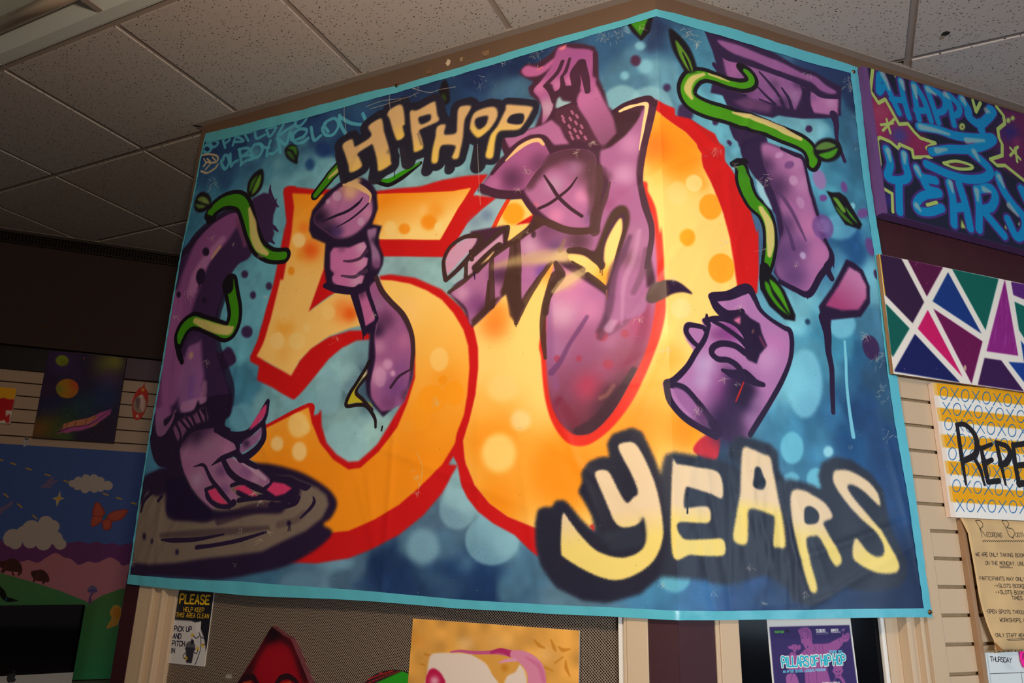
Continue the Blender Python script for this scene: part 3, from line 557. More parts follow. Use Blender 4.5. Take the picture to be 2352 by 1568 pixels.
# gap of sky between the 5's arm and the 0, thin red edges of the 0 on its left
cv.fill("b 890,1190 800,1260 715,1340 660,1430 610,1568 e 560,240 640,330 700,400 840,100 b 830,1430 965,1190", (150,186,200), 1.6, sm=False)
cv.blob('b',830,1290,50,(100,120,160),.7); cv.blob('b',760,1330,50,(110,130,160),.5)
cv.fill("b 830,1060 750,1170 770,1165 800,1140", SKY, 1.6, sm=False)
cv.line("b 965,1185 900,1300 840,1430", 26, (226,60,28), 1.4)
# hole of the zero and the purple body in it
HO = "e 1155,700 1158,850 1180,1080 1230,1240 1310,1345 1400,1370 1490,1335 1600,1240 1710,1090 1800,900 1870,720 1905,560 1900,400 1895,250 1880,60 b 1870,1400 1845,1250 1800,1150 1765,1090 1500,1200 1300,1500 e 1300,200"
HI = "e 1185,700 1187,850 1205,1060 1255,1200 1330,1285 1400,1303 1480,1275 1590,1160 1690,990 1780,810 1830,620 1855,430 1850,200 1825,0 b 1790,1250 1740,1100 1500,1000 1250,1500 e 1260,180 1200,450"
cv.fill(HO, (226,44,30), 1.6); cv.fill(HI, (180,110,162), 2, c2=(104,44,62), ax="px 1330,700 1380,1000", grain=.4)
cv.setclip(HI)
for fr, x, y, r, c, op in [('e',1280,560,130,(214,166,196),.9),('e',1330,420,140,(214,132,180),.8),('e',1450,560,90,(206,130,176),.8),('e',1230,780,120,(168,118,168),.7),('e',1780,650,150,(170,62,110),.9),('e',1700,900,170,(140,60,90),.8),('e',1450,1020,120,(176,58,92),.95),('e',1260,1180,100,(140,50,84),.8),
  ('e',1600,1100,150,(66,34,52),.95),('e',1500,1230,130,(70,34,54),.95),('e',1400,1260,90,(72,36,56),.8),('e',1680,960,80,(80,40,60),.6),('e',1540,900,90,(160,80,120),.6),('e',1400,1180,90,(130,50,74),.6),('e',1560,740,70,(176,110,150),.6)]: cv.blob(fr, x, y, r, c, op)
cv.line("B4 150,300 160,560 170,800 220,1050", [60,80,80,60], (140,84,140), 14, .5); cv.line("B4 1040,330 1000,560 930,760 860,900", [60,90,100,80], (132,44,84), 16, .6); cv.line("B4 250,1180 350,1330 430,1420", [90,110,80], (120,40,64), 12, .7)
for x, y, rx, ry in [(1253,846,19,22),(1384,844,18,19),(1524,702,38,40),(1660,695,24,26),(1560,880,32,30)]: cv.dot(x, y, rx, ry, (168,54,84), 1.6, .75, fr='e')
cv.line("B4 500,420 430,530 350,650 260,820 180,920", [36,46,40,50,60], (92,48,100), 5, .6)
cv.line("B4 820,80 760,250 700,420 620,600", [50,80,90,60], (92,56,84), 9, .65)
cv.line("B4 1010,60 960,250 860,450 700,560", [60,50,50,60], (110,60,96), 9, .55)
cv.line("B4 900,60 860,230 780,380 700,520", [60,60,60,90], (200,152,190), 9, .65)
cv.line("B4 920,900 830,1080 700,1250 560,1390 420,1450", [60,110,130,120,80], (62,32,50), 9, .9)
cv.line("B4 740,1040 680,1120 620,1150", 40, (150,96,86), 7, .6)
cv.setclip()
# ---- LEFT: the arm with the vine
ARM = "A1 1560,500 1700,440 1770,440 1850,580 1830,700 1820,840 1830,900 1800,1010 1740,1045 1650,950 1560,1160 1400,1290 1310,1430 1350,1520 A2 1290,60 1210,250 1160,450 1150,620 1130,760 1160,880 1280,820 1360,900 1360,1020 1240,1130 1320,1330 1330,1480 A3 1330,100 1290,300 1210,390 1250,430 1430,480 1500,400 1600,250 1770,60 1770,200 1730,380 1720,560 1620,740 1500,810 1450,850 520,905 400,840 340,640 340,400 380,60 A2 380,1400 480,880 600,300 A1 630,1560 700,1180 900,950 1080,780 1200,700 1370,650 1500,560"
cv.fill("A1 1570,500 1700,430 1770,440 1860,590 1820,700 1810,840 1830,920 1800,1010 1740,1050 1640,950 1500,700", K2, 1.4, sm=False)
for p in ["A1 1780,340 1780,430 1850,560","A1 1855,510 1840,560 1880,600","A1 1790,800 1830,850 1875,895","A1 1780,950 1790,1000 1830,1040"]: cv.line(p, [14,40,16], K2, 1.2)
cv.fill("A1 1580,690 1480,720 1380,630 1200,700 1050,800 900,950 700,1180 620,1568 A2 480,900 380,1400 A3 340,400 340,640 400,840 520,905 900,900 1300,500 1240,390 1310,200 1330,60 A2 1330,1400 1240,1130 1370,1000 1350,880 1280,820 1165,900 1140,740 1160,450 1240,180 1330,0 A1 1310,1420 1400,1290 1560,1160", K2, 1.6)
cv.setclip("A1 1580,690 1480,720 1380,630 1200,700 1050,800 900,950 700,1180 620,1568 A2 480,900 380,1400 A3 340,400 340,640 400,840 520,905 900,900 1300,500 1240,390 1310,200 1330,60 A2 1330,1400 1240,1130 1370,1000 1350,880 1280,820 1165,900 1140,740 1160,450 1240,180 1330,0 A1 1310,1420 1400,1290 1560,1160")
LM = (138,78,140)
cv.line("A1 1330,740 1180,900 1000,1100 860,1400 790,1600 A2 740,300 690,500 640,700", [230,330,330,300,300,280,260,200], LM, 14, .95)
cv.line("A1 1380,760 1440,900 1480,1060", [60,70,50], (120,66,110), 8, .8)
cv.line("A1 1200,1000 1040,1200 900,1420 840,1600", [90,120,140,120], (176,120,172), 12, .8)
cv.line("A2 640,250 600,500 560,800 600,1100 560,1350 A3 480,80 500,300 500,440", [180,220,240,330,330,260,190,100], (150,88,150), 14, .95)
cv.line("A2 860,800 850,1000 830,1200 820,1400", [200,260,360,330], (150,98,160), 16, .9)
cv.line("A2 1000,1250 980,1380 940,1480", [60,90,60], (168,118,160), 8, .7)
cv.line("A2 840,1200 830,1400", [90,90], (110,78,160), 12, .5)
cv.line("A2 430,1100 430,1500", [60,90], (96,40,100), 12, .6)
cv.line("A2 900,680 780,760 730,900", [160,120,60], K2, 9, .85)
cv.line("A2 1050,750 1080,1000 1150,1300 1200,1450", [140,200,240,260], K2, 12, .9)
cv.fill("A3 440,510 420,400 640,240 700,260 800,250 880,200 915,100 940,150 1010,130 1060,60 1400,60 1300,500 1100,700 500,950 300,850 330,400", K1, 1.4)
cv.line("A3 440,300 460,460 530,430 600,330 640,230", [100,120,60,40,30], (140,92,140), 4, .9)
cv.line("A3 750,180 860,150 1000,90", [110,120,60], (168,118,168), 8, .9)
cv.setclip()
cv.fill("A3 640,240 700,262 800,255 870,205 915,100 940,150 1010,128 1050,60 1300,60 1300,300 1050,330 900,380 800,450 700,600 600,500 560,480 620,330", K1, 1.4)
cv.fill("A3 600,470 620,420 700,330 860,280 920,215 1000,180 1040,330 900,380 780,450 690,590 640,560", (120,76,116), 2, sm=False, op=.95)
for p in ["A3 650,380 700,500 690,600","A3 700,330 800,460","A3 770,310 850,430","A3 830,280 890,400","A3 910,220 960,350","A3 990,190 1010,330","A3 960,210 990,260","A3 600,460 640,570"]: cv.line(p, 28, K1, 1.4)
cv.line('A1 1400,640 1300,650 1180,710 1050,800 900,950 800,1090 700,1210 660,1400', [50,60,70,70,80,80,60,30], K1, 3, .9); cv.line('A2 1290,20 1220,250 1160,450 1150,620 1160,760 1180,900 1260,1120 1320,1330 1310,1500', [60,70,70,60,60,80,90,90,90], K1, 5, .8)
cv.dot(1010,1140,40,52,K1,1.2,1,fr='A1'); cv.dot(945,1435,54,98,K1,1.2,1,ang=.15,fr='A1'); cv.dot(1130,1380,100,150,K2,2,.95,fr='A1'); cv.line("A1 930,1500 920,1568", 12, K1, 1)
cv.dot(683,190,28,38,K1,1.2,1,fr='A2'); cv.dot(990,258,26,36,K1,1.2,1,fr='A2'); cv.line("A2 935,60 912,130",8,K1,1)
cv.line("A1 1175,1080 1120,1150 1080,1210", [40,50,30], (190,150,130), 2, .85); cv.dot(830,920,28,45,(190,150,130),2,.85,ang=.2,fr='A2')
# hand on the record: platter
cv.fill("C2 60,1200 100,800 150,450 180,330 290,260 380,215 600,200 900,150 1200,170 1350,180 1500,210 1680,270 1850,370 1950,460 1985,560 1930,680 1860,740 1940,800 1900,880 1750,1000 1500,1130 1200,1200 900,1250 700,1240 300,1215", K1, 3)
cv.fill("C2 90,1090 110,800 160,500 250,400 400,300 800,300 1200,280 1560,300 1640,340 1800,400 1890,470 1910,560 1850,680 1700,800 1500,890 1300,990 1000,1030 800,1050 500,1095 250,1110", (122,108,96), 3, sm=False, grain=.3)
cv.setclip("C2 90,1090 110,800 160,500 250,400 400,300 800,300 1200,280 1560,300 1640,340 1800,400 1890,470 1910,560 1850,680 1700,800 1500,890 1300,990 1000,1030 800,1050 500,1095 250,1110", sm=False)
cv.line("C2 1300,250 1560,300 1700,360", 120, K1, 3); cv.line("C2 360,840 700,820 1000,800 1350,770", [40,60,60,40], (70,55,62), 9, .7)
cv.line("C2 900,700 1200,600 1500,560", [80,90,80], (60,42,60), 9, .8); cv.line("C2 1450,740 1600,700 1680,640", 60, (80,62,66), 8, .5)
cv.setclip()
cv.fill("C2 180,330 330,240 560,240 640,400 800,560 860,610 1000,610 1200,590 1400,580 1560,560 1640,490 1640,380 1500,300 1300,240 1180,170 1150,200 1500,600 1200,640 900,690 760,720 600,700 450,690 400,600 430,450 320,480 230,440 180,560 160,500", K1, 3)
cv.fill("C2 400,300 560,300 700,500 860,640 800,700 550,700 420,670 400,560", (30,16,52), 4, sm=False)
cv.line("C2 170,620 200,520 280,430", [20,30,40], K1, 2); cv.line("C2 330,520 360,480",30,K1,3)
for p, w in [("C2 360,880 480,885 700,875 940,830",[16,40,34,16]),("C2 690,950 850,930 1100,880 1330,810",[36,32,36,20]),("C2 1650,680 1740,590 1775,530 1765,480",[16,34,34,10]),("C2 1545,760 1535,800",10),("C2 1555,760 1555,795",10)]: cv.line(p, w, K1, 1.4)
for x, y, rx, ry in [(200,850,16,34),(275,895,14,24),(508,995,18,26),(1546,730,20,28)]: cv.dot(x, y, rx, ry, K1, 1.6, 1, fr='C2')
cv.line("C2 1640,490 1600,540 1480,570 1380,560", [30,50,50,60], K1, 1.6)
# hand
HAND = "A3 780,560 900,480 1130,440 1200,520 1350,600 1390,680 1380,720 1200,790 1340,790 1420,830 1600,900 1780,1060 1720,1150 1640,1110 1400,1080 1320,1110 1310,1150 1400,1260 1380,1310 1300,1290 1190,1160 1060,1130 1000,1170 1060,1300 1120,1370 1100,1400 1000,1330 880,1200 760,1000 710,820 700,680"
cv.fill(HAND, (158,108,150), 2)
cv.setclip(HAND)
for fr, x, y, r, c, op in [('A3',900,480,200,K1,.9),('A3',700,560,130,K1,.9),('A3',1050,440,150,(90,50,96),.7),('A3',1270,690,110,(180,118,166),.8),('A3',900,1050,110,(172,140,172),.8),('A3',780,900,110,(160,98,150),.7),('A3',1200,950,90,(112,70,120),.9),('A3',1060,640,160,(160,118,152),.6),('A3',1500,960,100,(130,82,140),.7),('A3',1600,1050,70,(184,146,178),.6),('A3',1240,1180,80,(120,76,130),.8)]: cv.blob(fr, x, y, r, c, op)
cv.line("A3 1350,790 1500,860 1620,960 1720,1040", [30,60,60,40], (186,150,178), 3, .9)
cv.setclip()
for p, w in [("A3 860,895 960,870 1010,900",[10,34,30]),("A3 1000,890 1080,1050 1180,1180 1290,1310",[36,46,56,40]),("A3 1080,880 1200,800 1340,740 1400,700 1380,600 1280,540",[10,60,60,60,60,50]),("A3 1230,830 1300,960 1420,1060 1600,1140 1820,1240",[60,70,70,70,50]),
  ("A3 1340,750 1440,800 1530,850 1620,900",[20,50,60,50]),("A3 1320,1120 1440,1080 1480,1090",[40,50,30]),("A3 1010,1170 1100,1140",[40,44]),("A3 1020,1180 1040,1260 1130,1350 1260,1370 1340,1330",[40,60,50,60,80]),("A3 1700,1170 1820,1080",[50,40]),("A3 1800,1070 1950,1070 2060,1140 2000,1230 1850,1270 1700,1260 1500,1280 1400,1300",[50,50,60,60,60,60,60,50]),
  ("A3 1400,1200 1500,1250 1640,1270",[60,60,50]),("A3 1290,1400 1290,1460",12),("A3 1130,450 1300,520 1450,520 1560,450 1650,310 1750,100 1750,200 1700,350 1560,490 1440,570",[60,90,90,70,60,30,40,50,60,90]),("A3 1700,380 1700,560 1600,700 1450,800 1400,740",[60,70,80,90,70])]: cv.line(p, w, K1, 1.5)
cv.fill("A3 1540,455 1600,330 1730,150 1725,260 1640,380", (206,64,118), 1.4); cv.fill("A3 1480,580 1600,510 1680,430 1660,560 1560,660 1440,730 1430,660", (150,100,150), 1.6); cv.blob('A3',1500,620,60,K1,.8)
PK = (214,60,112)
cv.fill("A3 1035,1185 1130,1155 1200,1260 1280,1345 1200,1345 1090,1290", PK, 1.3, sm=False); cv.fill("A3 1340,1155 1470,1115 1560,1180 1640,1250 1540,1245 1430,1190", PK, 1.3, sm=False); cv.fill("A3 1740,1175 1820,1080 1950,1100 2045,1155 1960,1220 1850,1250", PK, 1.3, sm=False)
# vines
def vine(p, w, hl=None, out=44, c=GRN, oc=BLK):
    w = np.atleast_1d(w).astype(float); cv.line(p, w+2*out, oc, 1.8); cv.line(p, w, c, 1.6)
    if hl: cv.line(hl[0], hl[1], CRM, 5, .85)
vine("A1 1060,690 1130,600 1250,530 1380,520 1460,580 1510,720 1560,900 1640,1080 1760,1170 1850,1190 1940,1185", [60,100,110,130,120,110,110,100,90,90,90], ("A1 1530,620 1570,800 1590,950 1650,1090 1740,1160", [30,90,100,90,50]))
cv.line("A1 1060,700 1050,760 1100,750", [70,80,60], BLK, 1.6); cv.line("A1 1060,660 1080,690",[70,30],GRN,4)
cv.fill("A1 870,560 900,470 960,420 1040,450 1070,530 1040,620 950,670 880,640", BLK, 1.6); cv.fill("A1 910,520 960,475 1030,510 1040,570", (110,140,70), 1.4); cv.fill("A1 885,565 1005,590 960,620 920,620", (90,125,60), 1.4)
cv.fill("A1 1505,440 1520,300 1600,190 1690,150 1700,280 1660,400 1560,490", BLK, 1.6); cv.fill("A1 1535,430 1550,310 1630,220 1600,300", (60,110,30), 1.3); cv.fill("A1 1560,450 1600,330 1665,210 1665,300 1620,400", (96,150,50), 1.3)
cv.fill("A6 1070,850 1120,800 1190,800 1235,880 1225,960 1215,1030 1120,980 1075,920", BLK, 1.6); cv.fill("A6 1100,840 1160,810 1210,840 1210,930 1160,860", (60,120,40), 1.3); cv.fill("A6 1085,880 1140,880 1195,980 1130,950", (56,96,50), 1.3)
vine("A6 1960,820 1700,1080 1560,1240 1430,1400", [100,100,80,60], ("A6 1720,1080 1600,1190", [50,30]), 24)
cv.line("A7 560,1240 700,1250 850,1170 1070,1010", [50,100,100,40], BLK, 1.8); cv.line("A7 590,1220 700,1225 850,1140 1060,1010", [20,56,56,20], (50,150,14), 1.6)
vine("A2 1300,50 1330,200 1360,400 1330,560 1260,640 1120,590 960,530 850,510 760,570 700,680 680,800", [110,100,100,120,130,110,90,110,110,90,20], ("A2 880,500 1000,550 1140,600 1280,620 1330,590", [60,90,100,100,40]))
cv.line("A2 1290,0 1290,120", [110,110], BLK, 4); cv.line("A2 670,820 690,920 720,1000", [70,70,50], BLK, 1.6)
# ---- microphone, fist and forearm
cv.fill("A4 400,640 560,440 760,290 900,250 1000,250 1110,300 1180,430 1192,620 1130,800 1130,810 1240,830 1200,960 1210,1060 1260,1200 1250,1290 1185,1430 A5 1190,60 1300,240 1500,440 1610,680 1630,900 1600,1200 1480,1520 e 335,1100 270,1140 205,1195 150,1130 110,1060 100,950 120,850 130,700 90,690 40,500 20,440 A4 580,1568 545,1300 560,1040 400,970 360,880 370,760", K1, 1.6, sm=False)
MH = "A4 520,600 650,440 780,350 940,320 1080,430 1130,600 1090,750 980,880 850,960 700,970 560,880 450,800 430,720"
cv.fill(MH, (178,112,166), 3)
cv.setclip(MH)
for fr, x, y, r, c, op in [('A4',480,720,170,K1,1),('A4',600,900,170,K1,.9),('A4',700,900,100,(70,50,110),.8),('A4',870,340,160,(214,172,120),.95),('A4',860,450,90,(226,180,150),.7),('A4',1080,680,110,(206,140,180),.7),('A4',640,540,90,(188,118,168),.6)]: cv.blob(fr, x, y, r, c, op)
cv.setclip()
cv.line("A4 780,330 900,330 1020,390 1100,460 1090,550", [30,60,56,30,14], (226,184,128), 1.6); cv.fill("A4 800,290 900,240 980,270 960,330 860,330", (214,176,128), 4)
cv.line("A4 510,775 650,720 830,650 960,560 1010,490", [10,30,34,34,14], K1, 1.3); cv.line("A4 680,850 850,760 1000,640 1075,560", [8,22,24,20], K1, 1.3)
for x, y, rx, ry in [(590,535,26,30),(700,470,56,60),(990,780,42,48)]: cv.dot(x, y, rx, ry, (200,160,196), 1.4, .75, fr='A4')
cv.fill("A4 620,1150 660,1090 850,1090 940,1050 1030,1020 1060,1080 1020,1150 990,1190 1075,1220 1060,1300 1000,1360 940,1400 1030,1430 1000,1520 A5 960,60 900,108 700,80 650,40 A4 640,1450 670,1400 620,1350 620,1250", (196,112,172), 1.6, sm=False)
cv.setclip("A4 620,1150 660,1090 850,1090 940,1050 1030,1020 1060,1080 1020,1150 990,1190 1075,1220 1060,1300 1000,1360 940,1400 1030,1430 1000,1520 A5 960,60 900,108 700,80 650,40 A4 640,1450 670,1400 620,1350 620,1250", sm=False)
cv.blob('A4',1000,1090,100,(206,160,196),.9); cv.blob('A4',1000,1270,110,(208,150,190),.8); cv.blob('A4',940,1490,110,(206,160,194),.8); cv.blob('A4',760,1100,60,(90,50,90),.5); cv.blob('A4',680,1400,70,(180,96,160),.5)
cv.setclip()
cv.line("A4 780,1250 870,1250 980,1215 1060,1130", [20,34,40,50], (74,44,78), 1.6, .9); cv.line("A4 750,1425 900,1440 980,1400 1050,1370", [20,40,44,50], (74,48,80), 1.6, .9)
cv.fill("A4 1065,900 1110,865 1175,860 1165,950 1150,1040 1200,1140 1220,1230 1195,1330 1130,1290 1110,1100", (150,110,154), 1.8); cv.blob('A4',1150,1000,60,K1,.7); cv.blob('A4',1170,1290,70,(110,60,110),.8)
cv.fill("A5 1150,40 1190,60 1250,220 1450,430 1560,650 1590,850 1570,1060 1450,1130 1500,1470 1400,1530 1330,1568 1200,1540 1120,1420 1110,1250 1170,950 1160,720 1190,500 1120,300 1090,120", (176,112,164), 2.4, sm=False)
FA = "A5 1150,40 1190,60 1250,220 1450,430 1560,650 1590,850 1580,1060 1570,1200 1500,1470 1400,1530 e 205,1160 A5 1200,1540 1120,1420 1110,1250 1170,950 1160,720 1190,500 1120,300 1090,120"
cv.fill(FA, (156,92,146), 2.4); cv.setclip(FA)
for fr, x, y, r, c, op in [('A5',1280,500,150,(90,50,90),.8),('A5',1180,620,120,K1,.8),('A5',1200,300,90,(150,110,150),.7),('A5',1200,820,110,(196,136,176),.8),('A5',1200,1150,170,(206,148,190),.95),('A5',1400,1300,220,(120,70,136),.9),('A5',1480,1050,120,(130,78,140),.7),('A5',1500,750,120,(186,110,158),.7),('A5',1530,1400,90,(80,46,70),.8),('A5',1300,1500,120,(110,60,112),.7)]: cv.blob(fr, x, y, r, c, op)
for x, y, rx, ry, op in [(1310,1025,60,65,.6),(1310,1025,34,36,.5),(1370,1135,30,36,.9),(1220,1180,70,120,.5)]: cv.dot(x, y, rx, ry, (214,160,200), 2, op, fr='A5')
cv.setclip()
cv.line("A5 1340,1300 1430,1180 1500,1130 1590,1080", [34,34,30,20], (60,36,60), 1.4)
cv.line("A5 1170,-20 1230,130 1340,270 1500,440 1590,650 1610,850 1590,1080", [50,60,60,60,56,56,44], (66,42,50), 1.6)
cv.fill("A5 945,190 1045,150 1110,320 1165,460 1150,510 1040,575 1000,400", (188,104,160), 1.6, sm=False); cv.blob('A5',990,180,80,K1,.6)
cv.line("A5 900,170 960,380 1010,560 1030,660", [90,80,60,50], K1, 1.5); cv.line("A5 1060,60 1080,180 1150,380 1175,500 1050,600", [50,46,44,44,50], K1, 1.5); cv.line("A5 560,80 700,120 900,140 1060,60", [60,90,80,60], K1, 1.5); cv.line("A5 1015,640 1015,720", 14, K1, 1)
cv.fill("A5 1060,1080 1010,1180 940,1290 920,1370 1000,1450 1100,1500 1120,1568 1050,1530 950,1490 820,1500 840,1400 930,1260", (190,178,40), 1.5); cv.fill("A5 1060,1090 1000,1180 1050,1180", (200,190,150), 2)
cv.line("A5 1090,1000 1040,1080 940,1240 850,1380 810,1520 950,1510 e 110,1130 155,1200 160,1255", [60,40,40,46,40,50,40,30], (34,24,30), 1.5)
cv.line("A5 1070,1160 960,1290 930,1370 1000,1440 1120,1568", [40,36,44,44,30], (40,28,34), 1.5); cv.line("e 200,1250 195,1275", 10, BLK, 1)
# ---- the figure between the numerals
FD = (70, 36, 58)
cv.fill("B1 525,480 600,405 720,400 850,310 960,190 1180,185 1330,220 1357,300 1372,560 1430,690 1475,860 1530,905 1640,845 1760,790 1900,750 1970,795 1960,900 1890,1200 1840,1450 B2 1835,200 1890,380 1950,620 1940,800 1930,1000 e 1850,400 1600,500 1500,430 1240,260 B2 870,1020 560,1430 e 1060,520 1008,640 985,560 945,450 870,540 740,655 690,550 600,450 690,330 760,360 B2 0,1230 0,700 B3 940,190 985,260 965,380 1110,380 1290,90 B2 690,530 560,355 300,345 130,310 75,260 200,110 B1 300,1420 380,1370 320,1290 350,1180 500,1130 690,1080 740,960 770,850 640,740 620,660 680,600 600,560 530,520", FD, 1.8, sm=False)
PB_ = "B3 290,1010 380,900 560,790 800,560 1000,440 1110,390 1300,250 1568,150 B2 1330,700 1330,900 1050,900 1030,1010 880,1020 e 1180,290 B3 1450,650 1140,1110 1110,700 1000,700 900,1050 760,1210 540,1390 480,1200 390,1100"
cv.fill(PB_, (176,112,162), 2.4); cv.setclip(PB_)
for fr, x, y, r, c, op in [('B3',620,1150,200,(130,70,130),.9),('B3',720,1230,130,FD,.9),('B3',420,1000,110,(214,160,196),.7),('B3',1250,450,160,(206,160,192),.9),('B3',1480,280,200,(100,56,92),.9),('B3',1540,430,110,(90,64,110),.8),('B3',1400,760,120,(110,70,160),.9),('B3',1200,800,110,(180,110,170),.8),('B3',820,800,110,(100,60,110),.9),('B3',950,800,160,FD,.85),('B2',1150,800,200,(84,50,66),.9),('B2',880,760,130,(140,84,130),.7)]: cv.blob(fr, x, y, r, c, op)
cv.setclip()
BT = (72, 46, 40)
for p, w in [("B3 1400,130 1200,270 1050,370 900,480 760,590 560,760 430,880 265,995",[130,90,70,60,50,40,44,44]),("B3 775,590 775,800 770,1150",[60,70,110]),("B3 740,860 720,1150",[30,60]),("B3 1080,400 1095,700 1090,1000 1130,1180",[90,90,90,60]),("B3 1500,640 1350,840 1220,1030 1110,1250 1075,1370",[40,70,90,90,50]),("B3 1040,430 1030,600 1000,800 930,980",[90,110,130,60])]: cv.line(p, w, BT, 2, .85, grain=.3)
cv.fill("B3 1000,700 1110,690 1140,1150 1075,1380 1000,1280 960,1020 900,1060 880,1000", BT, 2, .92, sm=False); cv.fill("B3 700,1170 800,1080 900,1040 780,1200 550,1420 530,1330", BT, 2.5, .9, sm=False); cv.line("B3 1075,1370 1075,1410", 12, BT, 1)
cv.dot(1285,305,30,44,(60,36,40),1.6,.85,fr='B3')
# crown strokes on the left
cv.fill("B3 230,790 230,600 300,470 450,370 590,335 570,430 400,620", (206,154,186), 1.4); cv.fill("B3 450,690 440,830 330,900 280,860", (158,190,200), 1.6, sm=False)
cv.line("B3 225,840 205,740 205,600 280,450 430,340 560,315 650,330 640,400 540,530 400,690 230,850", [60,50,46,46,50,60,56,66,70,60,50], (66,42,44), 1.5)
cv.fill("B3 490,790 490,650 540,600 720,450 910,290 915,400 880,460 870,400 640,590 545,680 545,760", (206,154,186), 1.3, sm=False)
for p, w in [("B3 570,540 700,420 860,280 965,210 960,290 940,380",[50,50,46,50,56,44]),("B3 560,700 700,560 860,420 870,480 720,600 590,720",[50,60,50,40,40,60]),("B3 470,640 465,800",[50,44]),("B3 700,640 600,740",[60,60]),("B3 520,500 540,600",[40,50])]: cv.line(p, w, (66,44,40), 1.4, .95)
cv.fill("B3 640,670 800,505 812,510 740,600", (255,214,150), 1.2, sm=False); cv.line("B3 565,760 572,840", [24,8], K1, 1)
# pale beam
cv.fill("B2 230,1060 500,960 800,900 1080,900 1090,1015 860,1035 560,1060 230,1095", (216,192,122), 5, .55, sm=False); cv.fill("B2 950,900 1100,930 1080,1020 800,1030 560,1050 900,960", (232,206,130), 6, .6, sm=False); cv.line("B2 1010,790 960,900", [24,60], (150,124,80), 4, .5)
# crown right leg: yellow flame
YF = "B2 1050,950 1200,955 1330,1040 1400,1110 1440,1060 1425,1000 1440,850 1510,690 1605,560 1620,700 1560,930 1450,1280 1240,1140 1080,1030"
cv.fill(YF, (255,216,128), 1.8); cv.setclip(YF); cv.blob('B2',1430,1200,160,(255,166,40),.9); cv.blob('B2',1300,1080,90,(255,190,90),.4); cv.setclip()
cv.fill("B2 1230,1150 1080,1300 960,1330 900,1400 960,1180 1100,1120", (236,208,130), 7, .5)
for p, w in [("B2 1055,905 1150,900 1250,930 1330,990 1400,1060",[60,72,70,80,60]),("B2 1400,1080 1365,960 1395,780 1480,600 1600,470 1680,480 1690,600 1610,860 1540,1120 1460,1320",[60,80,80,80,90,90,80,72,66,50]),("B2 1455,1330 1350,1240 1245,1155",[60,66,50]),("B2 1080,1020 1200,1110",[20,60])]: cv.line(p, w, BT, 2.2, .93, grain=.3)
cv.line("B2 1385,1090 1383,1140",14,BT,1,.7); cv.line("B2 1405,1100 1405,1168",12,BT,1,.7); cv.line("B2 1455,1330 1457,1420",16,(190,120,50),1.2)
cv.line("B2 910,1040 960,1170 880,1290 820,1420 800,1568", [50,110,90,70,66], BT, 3, .9, grain=.3); cv.line("B4 230,60 150,230 105,420 105,600 125,790", [120,70,56,56,30], BT, 3, .9, grain=.3)
cv.line("B4 480,0 300,110 200,190", [60,90,40], (232,204,140), 7, .5)
# right flank
RF = "B1 1400,1320 1600,1170 1780,990 1850,880 1900,830 1870,1000 1810,1300 1780,1450 B2 1775,150 1850,400 1900,600 1920,740 1890,900 1870,1100 e 1780,560 1560,600 B2 1500,1250 1580,1000 1700,600 1650,430 1500,500 1330,900 1340,700 1480,200 1400,60"
cv.fill(RF, (164,100,150), 2.4); cv.setclip(RF)
for fr, x, y, r, c, op in [('B2',1640,100,160,(200,146,188),.9),('B2',1600,300,140,(164,88,140),.7),('B2',1480,420,90,(150,70,120),.6),('B2',1750,800,200,(168,116,152),.7),('B2',1700,1000,130,(120,78,100),.8),('B2',1450,120,80,(90,50,70),.7),('B1',1700,1250,150,(200,138,184),.8),('B2',1860,700,60,(160,100,150),.6)]: cv.blob(fr, x, y, r, c, op)
cv.setclip()
cv.line("B2 1700,760 1620,950 1520,1150 e 1560,560 1500,680", [50,90,110,90,50], (84,48,78), 12, .7)
cv.line("B2 1800,700 1740,1000 1640,1250 e 1640,640", [50,60,60,10], (204,150,190), 10, .5); cv.line("B2 1880,900 1830,1150 1740,1350", [70,80,60], (104,56,90), 10, .6)
cv.line("B2 1400,60 1420,200 1440,330", [90,70,40], (80,44,66), 12, .7)
cv.line("B1 1975,800 1920,1000 1860,1250 1820,1500 B2 1810,180 1860,420 1925,620 1935,760 1915,900 1880,1080", [40,70,66,50,56,70,60,56,60,50], FD, 1.8)
# arm up to the hat, fingers
AR = "B1 1140,830 1240,1010 1390,1270 1540,1180 1600,1110 1500,930 1420,780 1350,640 1290,580 1250,700 1180,690"
cv.fill(AR, PNK, 2, c2=(130,76,112), ax="px 1370,220 1410,320")
HB = "B1 955,225 1100,240 1310,275 1305,520 1340,560 1300,700 1190,700 1150,560 1100,620 1040,660 1010,600 1000,640 940,700 900,700 870,620 800,645 860,740 885,860 830,980 770,1040 775,900 740,780 680,690 760,590 850,460 900,340"
cv.fill(HB, (168,88,148), 1.8)
cv.setclip(HB)
for fr, x, y, r, c, op in [('B1',1150,330,160,(160,84,150),.8),('B1',830,880,140,(196,158,182),.95),('B1',740,650,110,(212,124,176),.8),('B1',930,630,80,(206,128,176),.8),('B1',1060,590,70,(210,128,178),.8),('B1',1250,650,110,(190,110,160),.7)]: cv.blob(fr, x, y, r, c, op)
cv.setclip()
cv.fill("B1 550,480 610,425 690,440 770,440 900,350 860,440 740,530 600,540", (190,100,160), 2); cv.line("B1 720,470 775,440", 16, (230,100,130), 1.2); cv.fill("B1 950,250 1030,195 1010,250 960,262", (236,130,140), 1, sm=False)
